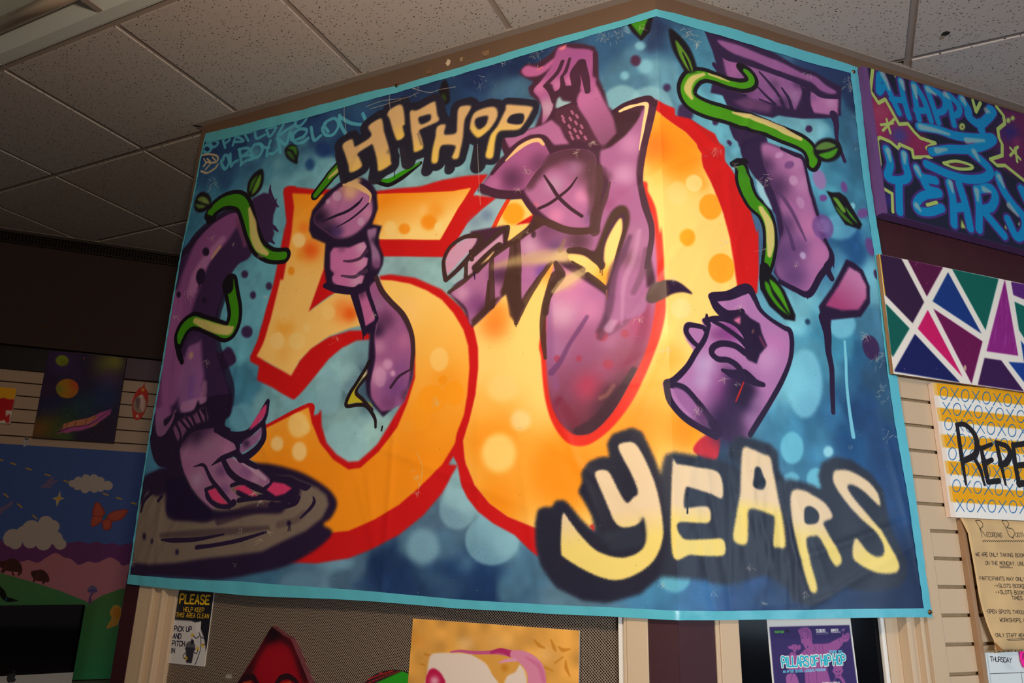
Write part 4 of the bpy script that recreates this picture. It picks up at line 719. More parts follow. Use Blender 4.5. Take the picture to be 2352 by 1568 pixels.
for p, w in [("B1 985,380 930,500 800,640",[40,44,40]),("B1 1060,350 1020,480 975,545",[30,40,30]),("B1 1180,400 1120,500 1130,640 1090,660",[100,110,90,60]),("B1 1190,390 1230,560 1250,690",[80,80,60]),("B1 980,560 985,640 960,700 880,740",[40,50,60,60]),("B1 800,640 860,700 900,800",[36,56,60]),("B1 1330,290 1335,500",[50,50]),("B1 1040,690 1020,760 1090,800",[110,100,70])]: cv.line(p, w, FD, 2, .96)
cv.fill("B1 925,880 930,790 960,760 990,800 1080,820", (158,192,202), 2)
cv.line("B1 920,910 1010,870 1110,840", [40,50,60], FD, 1.6)
# cap with mesh
cv.fill("B1 920,900 1110,840 1250,1030 1390,1280 1180,1230 1060,1210 980,1090 900,990", (82,42,64), 2, sm=False)
for x, y in [(980,960),(990,1000),(1080,910),(1130,950),(1060,980),(1120,1020),(1050,1060),(1180,1060),(1110,1100),(1060,1130),(1170,1120),(1080,1180),(1220,1180),(1140,1170)]: cv.line([(1080+x*.2155, 60+y*.2155), (1080+(x+18)*.2155, 60+(y+28)*.2155)], 5.2, (178,104,142), 1.2, .85)
cv.fill("B1 1520,930 1640,900 1800,900 1810,950 1770,1030 1650,1170 1500,1290 1390,1330 1560,1140", (62,32,46), 2, sm=False)
# towel fold and side lobes of the hood
cv.fill("B1 360,1190 560,1130 760,1060 870,1000 960,1080 1010,1190 1060,1260 900,1270 800,1170 640,1160 420,1300", (178,108,158), 2, sm=False)
cv.line("B1 340,1180 380,1340", [44,50], FD, 1.6)
LO = "B1 400,1420 560,1270 700,1200 790,1230 870,1320 780,1450 B2 640,180 590,240 520,270 300,265 140,210 210,110 B1 290,1500"
cv.fill(LO, (168,92,148), 2); cv.setclip(LO); cv.blob('B1',750,1480,170,(110,60,96),.9); cv.blob('B2',450,140,170,(90,48,84),.9); cv.blob('B2',250,190,100,(190,112,166),.7); cv.setclip()
cv.line("B1 230,1568 400,1370 540,1240 700,1180 800,1210 870,1330", [40,60,56,56,60,60], FD, 1.8); cv.line("B1 380,1430 520,1300 640,1230 730,1215 780,1260", [16,50,46,44,30], (255,206,140), 3, .95)
cv.line("B2 110,215 250,290 420,310 580,310", [50,90,90,80], FD, 1.8); cv.line("B2 570,320 640,420 720,520 800,560", [70,80,70,70], FD, 1.8)
FC = "B2 600,310 590,240 700,80 B1 760,1500 900,1360 1150,1320 1320,1380 B2 1340,100 1350,300 1320,420 1290,520 1270,650 1080,655 920,610 790,530 690,430"
cv.fill(FC, (176,108,158), 2.4); cv.setclip(FC)
for fr, x, y, r, c, op in [('B1',1150,1370,220,(74,40,60),1),('B1',900,1400,150,(96,56,72),.95),('B2',1250,60,190,(90,54,66),.95),('B2',700,60,120,(70,40,64),.9),('B2',900,200,120,(190,156,186),.7),('B2',1190,330,100,(214,136,184),.9),('B2',920,540,110,(216,132,180),.9),('B2',1300,560,120,(120,80,130),.8),('B2',1310,250,110,(110,66,84),.8),('B2',700,430,50,(220,110,130),.5),('B1',1120,1520,120,(170,116,160),.8)]: cv.blob(fr, x, y, r, c, op)
cv.setclip()
cv.setclip(FC); cv.line("B2 640,200 700,60 B1 800,1450 950,1350 1150,1310 1320,1370", [120,150,170,190,200,190], (86,48,66), 20, .85); cv.line("B2 1330,0 1330,160 1320,330 1290,500", [150,160,120,60], (88,56,66), 16, .75); cv.setclip()
cv.line("B2 690,560 850,620 1000,680 1150,700 1330,690", [60,76,76,76,66], (76,48,44), 2, .93, grain=.3); cv.line("B2 1370,20 1375,200 1350,420 1330,560 1330,700", [70,80,70,110,110], (84,54,56), 4, .85); cv.line("B2 1490,180 1440,350 1390,500 1350,700", [20,56,50,40], (84,54,60), 2.5, .85)
cv.line("B2 790,110 870,230 940,335 1060,450 1190,540", [20,34,36,36,34], (62,32,50), 1.2); cv.line("B2 735,460 840,410 940,340 1060,240 1140,130", [34,36,34,30,16], (62,32,50), 1.2)
cv.line("B1 1595,905 1680,865 1780,840 1870,830 1875,900 1840,1100 1810,1250 1800,1320", [30,44,24,46,36,30,14,8], (255,212,150), 1.4); cv.line("B1 1960,830 1900,770 1780,790 1640,840 1530,910", [60,66,54,50,46], (58,28,48), 1.6)
# ---- little dark crescent beside the zero
cv.fill("B7 20,250 60,150 150,105 250,92 340,130 432,215 350,200 270,210 200,240 100,290 40,290", (46,28,56), 1.4); cv.fill("B7 20,250 60,150 150,105 200,100 210,235 100,290 40,290", (84,58,50), 2.4, .85)
# ---- RIGHT: arms
DK = (48, 30, 68)
cv.fill("B5 455,140 700,200 900,270 1150,350 1400,500 1640,580 1780,670 1912,745 1905,1050 1780,1075 1500,1080 1250,1040 1180,1070 900,1000 700,940 650,830 520,800 540,700 640,680 600,560 540,350", DK, 1.6, sm=False)
cv.fill("B5 600,240 800,290 1000,370 1250,470 1500,590 1640,625 1750,720 1860,790 1820,815 1700,780 1600,690 1450,640 1200,560 1000,470 800,400 650,310", (150,92,152), 1.8)
cv.fill("B5 645,410 860,480 1030,550 1250,610 1460,680 1500,800 1430,980 1200,930 1000,880 880,830 730,760 700,620", (146,92,150), 2, sm=False)
for x, y, r, c, op in [(760,540,100,(166,96,158),.7),(1400,840,90,(160,120,168),.8),(1200,720,80,(100,66,110),.8),(1000,800,150,(120,72,130),.6),(1300,920,110,DK,.7),(880,780,110,DK,.5),(1450,700,70,DK,.6)]: cv.blob('B5', x, y, r, c, op)
cv.fill("B5 1590,790 1700,830 1880,850 1870,1050 1620,1015 1590,930", (176,110,166), 1.8, sm=False); cv.blob('B5',1800,900,80,(196,142,186),.8); cv.blob('B5',1620,850,60,(130,80,140),.6)
cv.fill("B5 760,900 900,850 1180,930 1150,1015 900,975", (104,64,108), 4, .9, sm=False)
for p, w in [("B5 1040,580 1160,710 1250,830 1310,960",[20,34,34,40]),("B5 1020,740 1110,830 1210,920",[20,30,34]),("B5 1280,750 1350,860 1390,980",[20,34,40]),("B5 1570,790 1555,900 1600,1010",[30,32,34]),("B5 1500,720 1520,900 1560,1000",[20,24,24]),("B5 730,790 900,830",[20,24]),("B5 1040,870 1200,930",[18,24]),("B5 640,380 700,420 900,480 1100,540 1300,620 1480,690 1600,760 1700,830 1880,850",[60,70,60,60,56,54,50,44,40]),("B5 1830,1040 1855,1150 1860,1300 1940,1530",[90,60,36,44])]: cv.line(p, w, DK, 1.6)
cv.line("B5 560,500 640,620 700,660", [50,40,20], DK, 1.6)
cv.fill("B5 720,1150 800,1110 950,1160 1120,1280 1130,1330 1300,1390 1500,1460 1540,1560 B6 810,90 850,230 900,430 950,600 1010,800 1075,990 1000,1130 870,1330 720,1290 600,1210 540,1120 590,800 560,600 450,420 380,260 270,100 230,0", DK, 1.6, sm=False)
AL = "B6 430,-30 650,20 780,90 820,200 850,340 910,580 930,640 960,800 1040,980 860,1290 640,1200 560,1080 600,850 640,700 540,350"
cv.fill(AL, (168,106,160), 3); cv.setclip(AL)
for x, y, r, c, op in [(560,350,170,DK,.8),(640,700,150,(80,54,100),.9),(620,950,190,(88,60,110),.95),(720,1150,170,(90,60,112),.9),(760,900,150,(100,66,118),.8),(740,120,110,(190,130,178),.8),(800,320,100,(190,134,180),.7),(860,700,130,(190,116,166),.8),(960,950,120,(184,112,166),.8),(470,150,110,DK,.7),(700,500,100,(160,96,150),.5)]: cv.blob('B6', x, y, r, c, op)
cv.line("B6 500,280 600,420 700,560 780,720 830,830", [20,36,36,30,14], (84,54,100), 3, .8); cv.line("B6 620,640 680,760 720,900", [14,30,40], (70,46,90), 4, .7)
cv.setclip()
for x, y, rx, ry, c in [(590,60,38,26,(200,150,196)),(680,150,46,34,(110,66,126)),(718,290,38,46,(196,150,190)),(780,490,34,56,(186,138,184)),(805,965,26,34,(190,170,210)),(980,710,92,118,(112,74,142))]: cv.dot(x, y, rx, ry, c, 1.6, .8, ang=-.4, fr='B6')
cv.dot(985,700,54,66,(140,108,170),2,.6,ang=-.4,fr='B6')
for p, w in [("B6 610,0 720,50 800,90 830,200 870,400 930,600",[28,40,36,22,20,22]),("B6 1000,820 1060,985 960,1150 860,1310 720,1260 600,1200",[22,50,56,56,44,44]),("B6 1075,1000 1075,1070",[20,10]),("B6 1060,1010 1020,1080 1060,1170",[50,70,50]),("B6 850,1320 850,1350",10)]: cv.line(p, w, K1, 1.6)
cv.fill("B6 950,1420 1060,1260 1190,1000 1260,1030 1340,1100 1400,1250 1400,1400 1320,1520 1060,1545 1050,1640 1000,1640", K1, 1.6, sm=False); cv.fill("B6 1010,1415 1120,1240 1215,1070 1310,1120 1370,1240 1370,1350 1300,1455 1150,1460", (190,120,166), 1.8, sm=False, c2=(160,64,116), ax="px 1968,640 1940,710", grain=1.2)
cv.line("f 895,600 915,700 920,800 938,900 942,1050 945,1165", [70,50,40,34,32,28], K1, 1.5); cv.line("f 1015,740 1022,850 1028,1000 1045,1160 1068,1310", [14,18,18,22,28], (116,194,216), 1.5)
# vines right
vine("B5 835,530 910,590 955,660 930,710 830,725 700,690 560,640 440,610 330,640 270,760 320,880 480,970 750,1050 1000,1130 1250,1230 1450,1310 1560,1390 1610,1500 1600,1568", [10,60,70,60,60,60,60,80,120,130,140,130,120,120,110,110,110,100,60], ("B5 450,600 330,650 280,760 320,850", [30,60,80,40]), 40, (70,150,16))
cv.line("B5 760,1010 900,1040 1100,1110 1300,1200 1480,1290", [20,50,60,70,40], CRM, 3, .9); cv.line("B5 500,600 620,640 720,680", [20,30,10], CRM, 3, .8); cv.line("B5 820,520 850,540", [46,40], BLK, 2)
cv.fill("B5 75,125 160,160 280,290 350,430 372,560 270,585 190,470 110,320", BLK, 1.8); cv.fill("B5 150,240 230,330 300,440 335,560 290,560 210,440 165,330", (92,140,40), 1.4); cv.line("B5 225,370 270,460 310,560", [14,28,20], BLK, 2)
cv.dot(1765,1415,150,130,BLK,1.8,1,fr='B5'); cv.fill("B5 1640,1405 1680,1350 1760,1328 1850,1372 1740,1410", (90,130,60), 1.4); cv.fill("B5 1675,1460 1780,1430 1870,1398 1830,1480 1760,1510 1705,1490", (70,150,30), 1.4)
vine("B6 250,180 280,320 350,470 450,570 500,700 510,850 490,1000 460,1130", [90,110,110,100,80,80,70,40], ("B6 430,540 500,680 510,850 500,960", [50,80,76,40]), 30, (60,136,16))
cv.line("B6 170,150 220,120 290,110", [60,60,50], BLK, 2); cv.fill("B6 380,270 440,340 530,545 470,500 400,380", (150,200,216), 1.5); cv.line("B6 460,1080 450,1180 440,1260", [100,90,50], BLK, 2)
cv.fill("B6 420,1270 440,1150 520,1130 560,1170 640,1280 740,1500 735,1555 640,1540 500,1420", BLK, 1.6, sm=False); cv.fill("B6 460,1200 480,1290 580,1430 690,1510 650,1470 540,1330 500,1230", (62,140,16), 1.3); cv.fill("B6 505,1180 600,1270 690,1490 600,1360 530,1260", (70,150,20), 1.3)
cv.fill("B6 1010,385 1060,400 1130,400 1180,440 1240,540 1330,690 1310,735 1180,690 1100,570", BLK, 1.6, sm=False); cv.fill("B6 1065,450 1110,460 1180,560 1160,580 1100,500", (100,150,50), 1.3); cv.fill("B6 1090,520 1170,600 1250,690 1180,650 1120,580", (60,110,30), 1.3); cv.fill("B6 1180,530 1290,680 1220,610", (70,150,40), 1.3)
cv.fill("b 1670,140 1830,100 1810,190 1760,245 1700,190", BLK, 1.6, sm=False); cv.fill("b 1690,135 1800,110 1755,215", (60,140,20), 1.6, sm=False); cv.fill("A7 1350,20 1400,60 1425,250 1360,310 1290,200", BLK, 2); cv.fill("A7 1340,180 1375,230 1360,280 1330,240", (50,90,20), 3)
# right fist and wrist
FB = "B7 580,215 700,222 900,130 960,165 1015,270 1060,370 1180,460 1320,525 1345,650 1330,800 1260,1000 1160,1190 1040,1360 950,1500 880,1568 620,1490 430,1380 270,1220 170,1050 190,1000 280,985 370,870 440,740 370,620 350,520 400,470 520,500 520,440 620,430 700,410 620,340"
cv.fill(FB, (172,116,172), 1.8); cv.setclip(FB)
for x, y, r, c, op in [(760,1100,230,(120,56,120),.9),(540,850,130,(184,156,200),.9),(520,1000,110,(184,156,200),.7),(760,560,130,(128,54,128),.9),(650,580,80,(110,50,110),.6),(1180,680,150,(190,120,180),.8),(1100,800,150,(196,150,196),.7),(700,1380,240,DK,1),(900,1200,180,DK,.95),(840,1050,130,DK,.8),(820,1450,160,(70,46,84),.8),(960,1330,110,(150,110,160),.8),(1000,1180,90,(176,130,180),.6)]: cv.blob('B7', x, y, r, c, op)
cv.setclip()
for p, w in [("B7 620,240 760,225 880,175 945,170 1000,270 1050,360 1140,440 1260,515 1315,545 1335,660 1315,820 1240,1000 1130,1190 1030,1350 950,1480",[80,80,90,80,46,40,36,40,50,46,40,46,46,50,50]),("B7 600,240 650,330 730,400 820,400 880,370",[60,80,90,80,50]),("B7 540,455 640,435 740,445 830,490 900,570 930,640",[44,50,50,50,60,60]),("B7 620,460 740,530 850,610 930,690",[34,44,46,60]),
  ("B7 900,740 810,680 700,660 620,690 605,750 660,800 750,810 830,860 880,930",[60,54,54,54,50,50,50,56,60]),("B7 580,490 540,620 460,740 380,870 260,990 200,1010",[40,46,50,50,56,60]),("B7 540,540 530,515 440,495 385,500 375,560 430,640 490,690",[30,40,44,50,50,46,40]),("B7 560,400 560,470",[20,60]),("B7 700,900 800,940 900,950 1000,1010 1070,1030",[30,80,110,60,40]),
  ("B7 240,1030 350,1060 450,1160 550,1290 660,1450",[60,56,60,66,90]),("B7 195,1020 225,1160 330,1300 480,1410 640,1490",[56,60,60,60,70])]: cv.line(p, w, K1, 1.7)
cv.fill("B7 870,350 950,430 1040,480 1060,570 1108,680 1040,760 1010,845 930,810 880,740 930,680 900,600 850,520", K1, 1.6, sm=False); cv.line("B7 1040,600 1080,680", [24,30], (120,50,90), 4, .7); cv.line("B7 980,540 970,560", [20,20], (120,80,80), 3, .7)
cv.fill("B7 800,450 865,415 860,490", (206,110,150), 2, sm=False); cv.fill("B7 260,1065 340,1080 440,1180 540,1320 560,1380 430,1310 310,1180", (150,96,154), 2); cv.blob('B7',520,1330,100,(80,46,90),.8)
cv.fill("B7 690,850 860,930 1000,1030 970,1180 870,1300 820,1600 600,1520 630,1330 690,1180 740,1000", DK, 14, .78); cv.fill("B7 840,1000 990,1050 930,1180 860,1230 820,1150", K1, 8, .85)
cv.line("B7 890,1010 850,1110 820,1180", [12,16,10], (190,34,30), 1.4)
# ---- HIP HOP
L1 = ["A7 138,795 243,728 272,770 300,815 480,690 450,575 580,480 615,505 640,640 700,850 722,1000 722,1035 580,1112 560,1040 545,940 500,800 470,800 325,900 345,960 368,1060 235,1130 210,1040 175,930",
 "A7 672,430 720,360 850,320 885,540 860,570 878,690 795,740 750,640 700,480","A7 950,390 1040,378 1230,280 1258,310 1275,430 1295,480 1270,520 1090,605 1060,640 1090,730 1105,820 1085,850 1000,880 985,800 955,560",
 "A7 1275,575 1370,550 1355,650 1380,670 1470,660 1505,630 1510,520 1530,350 1640,320 1680,340 1640,420 1600,500 1580,700 1550,850 1520,955 1450,950 1480,860 1480,800 1340,795 1300,850 1275,1000 1205,1000 1215,850 1250,700",
 "A7 1665,580 1690,460 1750,390 1900,345 1980,355 2005,420 1985,500 1900,620 1780,710 1720,680 1675,620","B1 390,840 500,845 660,865 650,920 600,1010 540,1090 480,1110 340,1115 290,1150 265,1240 240,1400 165,1395 180,1300 220,1160 290,1070 350,950 380,890"]
H1 = ["A7 1050,470 1100,450 1190,430 1200,480 1180,510 1095,550 1060,530","A7 1725,520 1750,475 1860,450 1890,470 1860,560 1785,612 1740,580","B1 440,950 570,940 550,1045 400,1030"]
INK2 = (36, 32, 46)
for p, w in [("A7 1150,1090 1200,900",150),("A7 1420,1080 1440,900",130),("A7 930,1000 900,800",170),("A7 1760,1060 1780,800",130),("A7 540,1170 560,1060",190),("A7 180,1180 120,900",150),("B1 80,1480 120,1250",170),("A7 620,1130 760,950",130)]: cv.line(p, w, INK2, 3.5, .97)
for p in L1: cv.line(p, 200 if p[0] == 'A' else 150, INK, 4, 1, sm=False, closed=True, grain=.4)
for p in L1: cv.fill(p, INK, 1.5, sm=False)
cv.fill("A7 400,950 500,830 520,1000 440,1060", INK, 3)
for p, ax in zip(L1, ["px 860,340 856,395","px 900,290 908,318","px 965,310 955,345","px 1045,315 1010,365","px 1115,280 1105,306","px 1160,270 1145,315"]): cv.fill(p, (222,182,126), 1.8, sm=True, c2=(238,200,96), ax=ax, grain=.4)
for p in H1: cv.fill(p, INK, 1.6)
cv.line("A7 1040,660 1080,790", [20,24], (90,80,90), 3, .5); cv.line("A7 765,1040 765,1190", [14,8], INK, 1); cv.dot(690,880,16,28,INK,3,.6,fr='A7'); cv.line("A7 780,900 790,1000 770,1050",[50,40,14],INK,1.5)
# ---- YEARS
cv.fill("B8 40,830 60,720 110,700 165,705 200,650 260,650 310,700 380,790 440,850 495,900 480,760 440,680 375,575 410,500 400,430 450,350 540,310 620,310 600,200 640,130 790,80 860,110 900,190 960,320 1010,450 1030,350 1050,285 1120,265 1300,295 1500,340 1700,420 C1 100,300 130,180 190,130 300,160 440,200 490,260 500,400 560,500 550,465 640,480 750,510 825,550 800,440 830,340 920,295 1060,320 1200,420 1300,550 1330,720 1350,850 1420,980 1480,1100 1470,1230 1400,1300 1200,1330 1000,1300 860,1400 760,1450 600,1400 560,1300 400,1200 100,1280 -60,1260 B8 1400,1270 1020,1240 990,1260 850,1370 600,1440 400,1420 200,1320 80,1150 45,1000", (40,46,62), 4.5, sm=False, grain=.5)
cv.fill("B8 40,830 60,720 110,700 165,705 200,650 260,650 310,700 380,790 440,850 520,920 640,1040 900,1000 890,780 700,860 560,900 480,760 440,680 375,575 410,500 400,430 450,350 540,310 620,310 600,200 640,130 790,80 860,110 900,190 960,320 1020,500 1060,800 1060,1000 1020,1160 1000,1230 850,1370 600,1440 400,1420 200,1320 80,1150 45,1000", (33,34,52), 4, sm=False, grain=.5)
cv.fill("B8 495,895 455,840 490,830", (196,36,40), 2, sm=False)
L2 = ["B8 250,745 300,800 400,930 520,1040 680,1090 800,1070 880,1010 895,920 880,780 860,810 800,845 730,855 680,840 640,790 610,720 560,600 500,450 520,410 580,405 620,440 680,560 745,660 800,620 835,575 780,430 720,320 680,215 760,185 820,205 880,300 940,430 990,580 1030,800 1030,950 970,1100 860,1200 700,1265 560,1250 400,1180 260,1090 235,1050 235,900",
 "B8 1105,370 1150,360 1300,385 1470,430 1500,620 1400,590 1250,545 1210,550 1195,690 1240,700 1385,695 1400,810 1300,820 1160,815 1145,870 1180,930 1230,950 1400,945 1505,950 1515,1065 1400,1080 1250,1070 1105,1055",
 "C1 230,222 300,240 380,275 435,300 460,420 490,590 530,780 550,980 500,990 455,970 465,780 440,740 300,695 260,720 260,830 248,965 150,930 170,750 200,560 210,300",
 "C1 600,555 680,550 760,590 850,650 905,730 900,770 840,800 870,870 980,1070 945,1135 900,1090 810,920 760,905 710,930 740,1100 795,1300 760,1340 720,1270 660,1060 600,800 585,650",
 "C1 920,410 980,395 1060,410 1180,480 1250,560 1270,610 1270,670 1150,560 1060,510 1025,530 1080,620 1200,760 1290,870 1350,980 1410,1100 1415,1150 1380,1185 1250,1185 1120,1120 1065,1055 1085,920 1180,1020 1250,1060 1300,1040 1295,960 1230,860 1130,770 1020,650 920,500"]
for p, ax in zip(L2, ["px 1430,1170 1440,1240","px 1600,1160 1600,1200","px 1750,1145 1750,1175","px 1870,1195 1870,1250","px 1950,1190 2000,1270"]):
    cv.fill(p, (228,204,166), 2.2, sm=True, c2=(236,212,118), ax=ax, grain=.6)
for p in ["C1 315,380 355,380 380,440 400,490 375,545 300,525 305,450","C1 690,730 700,685 740,675 790,710 805,760 780,805 700,805"]: cv.fill(p, (34,42,58), 2)
cv.line("B8 1222,590 1222,740", [12,16], (24,28,36), 1)
cv.fill("B8 880,800 895,900 880,980 860,800", (33,34,52), 5)
# ---- wear: scuffs, chips and old fold lines in the vinyl
SC = (206, 196, 176)
def scuff(x, y, n, L, op=.6):
    for _ in range(n):
        a = rng.uniform(0, PI); q = np.array([x, y])+rng.normal(0, L*.4, 2); P = [q]
        for _ in range(rng.integers(2, 5)): P.append(P[-1]+np.array([math.cos(a), math.sin(a)])*rng.uniform(1.2, 4.5)+rng.normal(0, .8, 2))
        cv.line(np.array(P), rng.uniform(.5, 1.5), SC, .6, op*rng.uniform(.5, 1), sm=False)
for x, y, n, L in [(q[0], q[1], q[2]*2, q[3]) for q in [(1420,75,10,22),(1390,88,8,20),(1150,140,10,20),(1230,128,10,30),(960,200,6,20),(1100,190,6,20),(595,585,3,8),(484,545,4,10),(540,560,3,8),(485,420,5,14),(430,675,4,16),(400,725,3,6),(477,830,3,6),(610,680,2,6),(1955,200,12,18),(1975,260,8,16),(1980,330,6,18),(1640,345,9,12),(1690,380,6,10),(1945,180,5,12),
  (1760,410,10,18),(1665,555,5,10),(1750,570,4,10),(1830,605,3,8),(1660,870,6,8),(1605,935,5,12),(1600,940,4,10),(1690,880,3,8),(1985,770,8,12),(2020,820,10,26),(2035,900,12,34),(1700,700,3,6),(2045,1000,6,20),(1955,1020,2,10),(585,1130,6,5),(600,1150,5,5),(615,1215,3,12),(555,1215,3,8),(600,1240,3,8),(540,1295,2,8),(1525,800,5,10),(1470,730,5,12),(1360,330,8,10),(1210,390,5,14),
  (1190,430,4,8),(1210,530,2,8),(1325,350,6,8),(960,1090,8,20),(957,1130,4,6),(1000,920,6,10),(860,720,5,8),(770,775,4,8),(1720,1300,4,10),(1850,1360,3,8),(1520,1340,4,10),(1640,1360,3,8),(1040,90,3,10),(1580,75,8,16),(1600,95,6,14),(1475,60,6,10),(300,1290,3,10),(1745,1385,2,8),(1545,640,5,8),(1855,170,4,12),(1530,810,3,14)]]: scuff(x, y, n, L)
for p in ["px 897,203 893,225 896,255","px 793,232 790,262 795,305","px 840,245 880,230 930,224 960,212","px 940,200 985,212 1010,205 1045,198","px 1096,330 1099,400 1103,470","px 957,1040 970,1070 962,1120 958,1140","px 850,250 880,240 920,228"]: cv.line(p, 1.2, SC, .6, .7, sm=True)
for _ in range(420):
    x, y = rng.uniform(310, 2080), rng.uniform(60, 1390); cv.dot(x, y, rng.uniform(.5, 1.1), rng.uniform(.5, 1.1), SC if rng.random() < .6 else K1, .6, .6)
BANNER_IMG = cv.image('banner_print')
# ------------------------------------------------------------------ THE BANNER: cloth
KT = smooth  # outline heights along the banner, read off the photo and turned into metres
TOPp = pts("472,307 540,291 620,272 700,252 780,230 860,208 912,197 1000,172 1080,148 1180,119 1300,84 1400,55 1510,23 1560,34 1620,50 1680,66 1740,84 1800,104 1860,120 1920,139 1968,156")
BOTp = pts("292,1340 400,1352 480,1358 560,1366 640,1370 760,1374 860,1380 930,1386 1050,1396 1150,1401 1280,1409 1400,1414 1500,1420 1573,1423 1650,1423 1760,1421 1850,1420 1950,1418 2060,1416 2141,1416")
def curve(P):
    q = bmap(P); i = np.argsort(q[:, 0]); return q[i]
TC_, BC_ = curve(TOPp), curve(BOTp)
ul0, ul1 = TC_[0, 0], BC_[0, 0]; ur0, ur1 = TC_[-1, 0], BC_[-1, 0]
RT = pts("1968,156 1984,300 1997,410 2010,500 2025,600 2043,750 2058,860 2074,960 2090,1060 2103,1150 2116,1240 2126,1320 2141,1416"); RQ = bmap(RT); RQ = RQ[np.argsort(RQ[:, 1])]
def bpoint(u, z, d=0.):
    pl = BL if u <= 0 else BR
    p = pl.o+pl.u*u+pl.n*d
    if abs(u) < .05:                                   # soften the fold over the corner
        pass
    return (p[0], p[1], z)
CR = [(1.5, .05, .9), (0.7, .09, .5)]
cre = np.random.default_rng(11)
CREASES = [(cre.uniform(-1.9, .8), cre.uniform(1.3, 3.05), cre.uniform(0, PI), cre.uniform(.08, .4), cre.uniform(.0010, .0028)) for _ in range(70)]
CREASES += [(.12+cre.uniform(-.1, .25), cre.uniform(1.36, 1.75), PI/2+cre.uniform(-.35, .35), cre.uniform(.12, .3), cre.uniform(.0008, .0024)) for _ in range(26)]
CREASES += [(.20, 2.62, .5, .25, .010), (.28, 2.55, -.3, .18, .008), (.12, 2.68, -.6, .16, .007), (.30, 2.70, 1.2, .15, .006), (-.85, 1.55, PI/2, .4, .003)]
def relief(u, z):
    d = np.zeros_like(u)
    for x, y, a, L, h in CREASES:
        s = (u-x)*math.cos(a)+(z-y)*math.sin(a); t = -(u-x)*math.sin(a)+(z-y)*math.cos(a)
        d += h*np.exp(-(s/L)**2)*(np.exp(-np.abs(t)/.012)-.45*np.exp(-np.abs(t-.02)/.03))
    for k, (a, b, c) in enumerate([(3.1, 1.2, .0022), (6.7, -2.3, .0014), (13.1, 1.7, .0008), (21.0, -3.0, .0006)]): d += c*np.sin(a*u*2+b*z*2+k*1.7)*np.sin(b*u+a*z*.6+k)
    return d
LP_ = bmap(pts('472,307 459,367 451,413 434,500 415,585 381,780 341,1010 316,1170 292,1340')); LQU = LP_[::-1, 0]; LQZ = LP_[::-1, 1]
NU, NZ = 380, 230
V = []; UV = []; NL = 266
for j in range(NZ+1):
    t = j/NZ
    for i in range(NU+1):
        side = i <= NL; f = 1-i/NL if side else (i-NL)/(NU-NL); u = (ul0 if side else ur0)*f
        for _ in range(3):
            z = np.interp(u, BC_[:, 0], BC_[:, 1])*(1-t)+np.interp(u, TC_[:, 0], TC_[:, 1])*t
            u = (np.interp(z, LQZ, LQU) if side else np.interp(z, RQ[:, 1], RQ[:, 0]))*f
        V.append((u, z))
V = np.array(V); UVb = np.stack([(V[:, 0]+1.97)/(cv.W/cv.ppm), 1-(3.11-V[:, 1])/(cv.H/cv.ppm)], 1)
D = relief(V[:, 0], V[:, 1]); D = np.maximum(D, -.006)
VV = [bpoint(u, z, d) for (u, z), d in zip(V, D)]
n = NU+1; F = [(j*n+i, j*n+i+1, (j+1)*n+i+1, (j+1)*n+i) for j in range(NZ) for i in range(NU)]
M_BAN = picture('banner_vinyl', BANNER_IMG, .36, .42, bump=(260, .10, .0006))
ban = mesh('banner', VV, F, M_BAN, None, uv=UVb, smooth_=True)
for e in ban.data.edges:
    if e.vertices[0] % n == NL and e.vertices[1] % n == NL: e.use_edge_sharp = True
tag(ban, 'large spray-painted vinyl banner reading HIP HOP 50 YEARS wrapped round the corner', 'banner')
# turquoise edge tape: four strips folded over the banner's rim
M_TAPE = mat('turquoise_tape', (86,178,196), .3, .5, bump=(40, .25, .003))
def tape(name, A, B, m=M_TAPE):                      # A outer, B inner rim: lists of (u, z)
    N = 160; P = []
    for R in (A, B):
        R = np.array(R, float); k = np.concatenate([[0], np.cumsum(np.hypot(*np.diff(R, axis=0).T))]); t = np.linspace(0, k[-1], N)
        if abs(R[-1, 0]-R[0, 0]) > 1: ug = np.concatenate([np.linspace(R[0, 0], 0, 112), np.linspace(0, R[-1, 0], N-111)[1:]]); P.append(np.stack([ug, np.interp(ug, R[:, 0], R[:, 1])], 1))
        else: P.append(np.stack([np.interp(t, k, R[:, 0]), np.interp(t, k, R[:, 1])], 1))
    V = []; F = []
    for w in (0, .35, .7, 1):
        q = P[0]*(1-w)+P[1]*w; d = np.maximum(relief(q[:, 0], q[:, 1]), -.006)+.0016+.0008*np.sin(np.arange(N)*1.3+w*2)*np.sin(np.arange(N)*.37)
        V += [bpoint(u, z, dd) for (u, z), dd in zip(q, d)]
    for r in range(3): F += [(r*N+i, r*N+i+1, (r+1)*N+i+1, (r+1)*N+i) for i in range(N-1)]
    o = mesh(name, V, F, m, ban, smooth_=True); return o
T2 = bmap(pts("472,328 540,314 620,294 700,273 780,250 860,226 912,212 1000,187 1080,164 1180,136 1300,100 1400,69 1508,38 1560,54 1620,72 1680,90 1740,108 1800,127 1860,144 1920,160 1968,172"))
B2 = bmap(pts("294,1319 400,1328 480,1332 560,1335 640,1342 760,1350 860,1358 930,1365 1050,1376 1150,1382 1280,1389 1400,1394 1500,1399 1573,1402 1650,1403 1760,1401 1850,1400 1950,1398 2060,1397 2139,1396"))
tape('edge_tape', [(a, b+.001) for a, b in TC_], T2); tape('edge_tape', [(a, b-.001) for a, b in BC_], B2)
R2 = bmap(pts("1952,170 1968,300 1981,410 1994,500 2008,600 2024,750 2038,860 2053,960 2070,1060 2086,1150 2098,1240 2110,1320 2121,1400")); R2 = R2[np.argsort(R2[:, 1])]
tape('edge_tape', [(a+.001, b) for a, b in RQ], R2)
LQ = list(zip(LQU, LQZ)); tape('edge_tape', [(a-.001, b) for a, b in LQ], [(a+.007, b) for a, b in LQ])
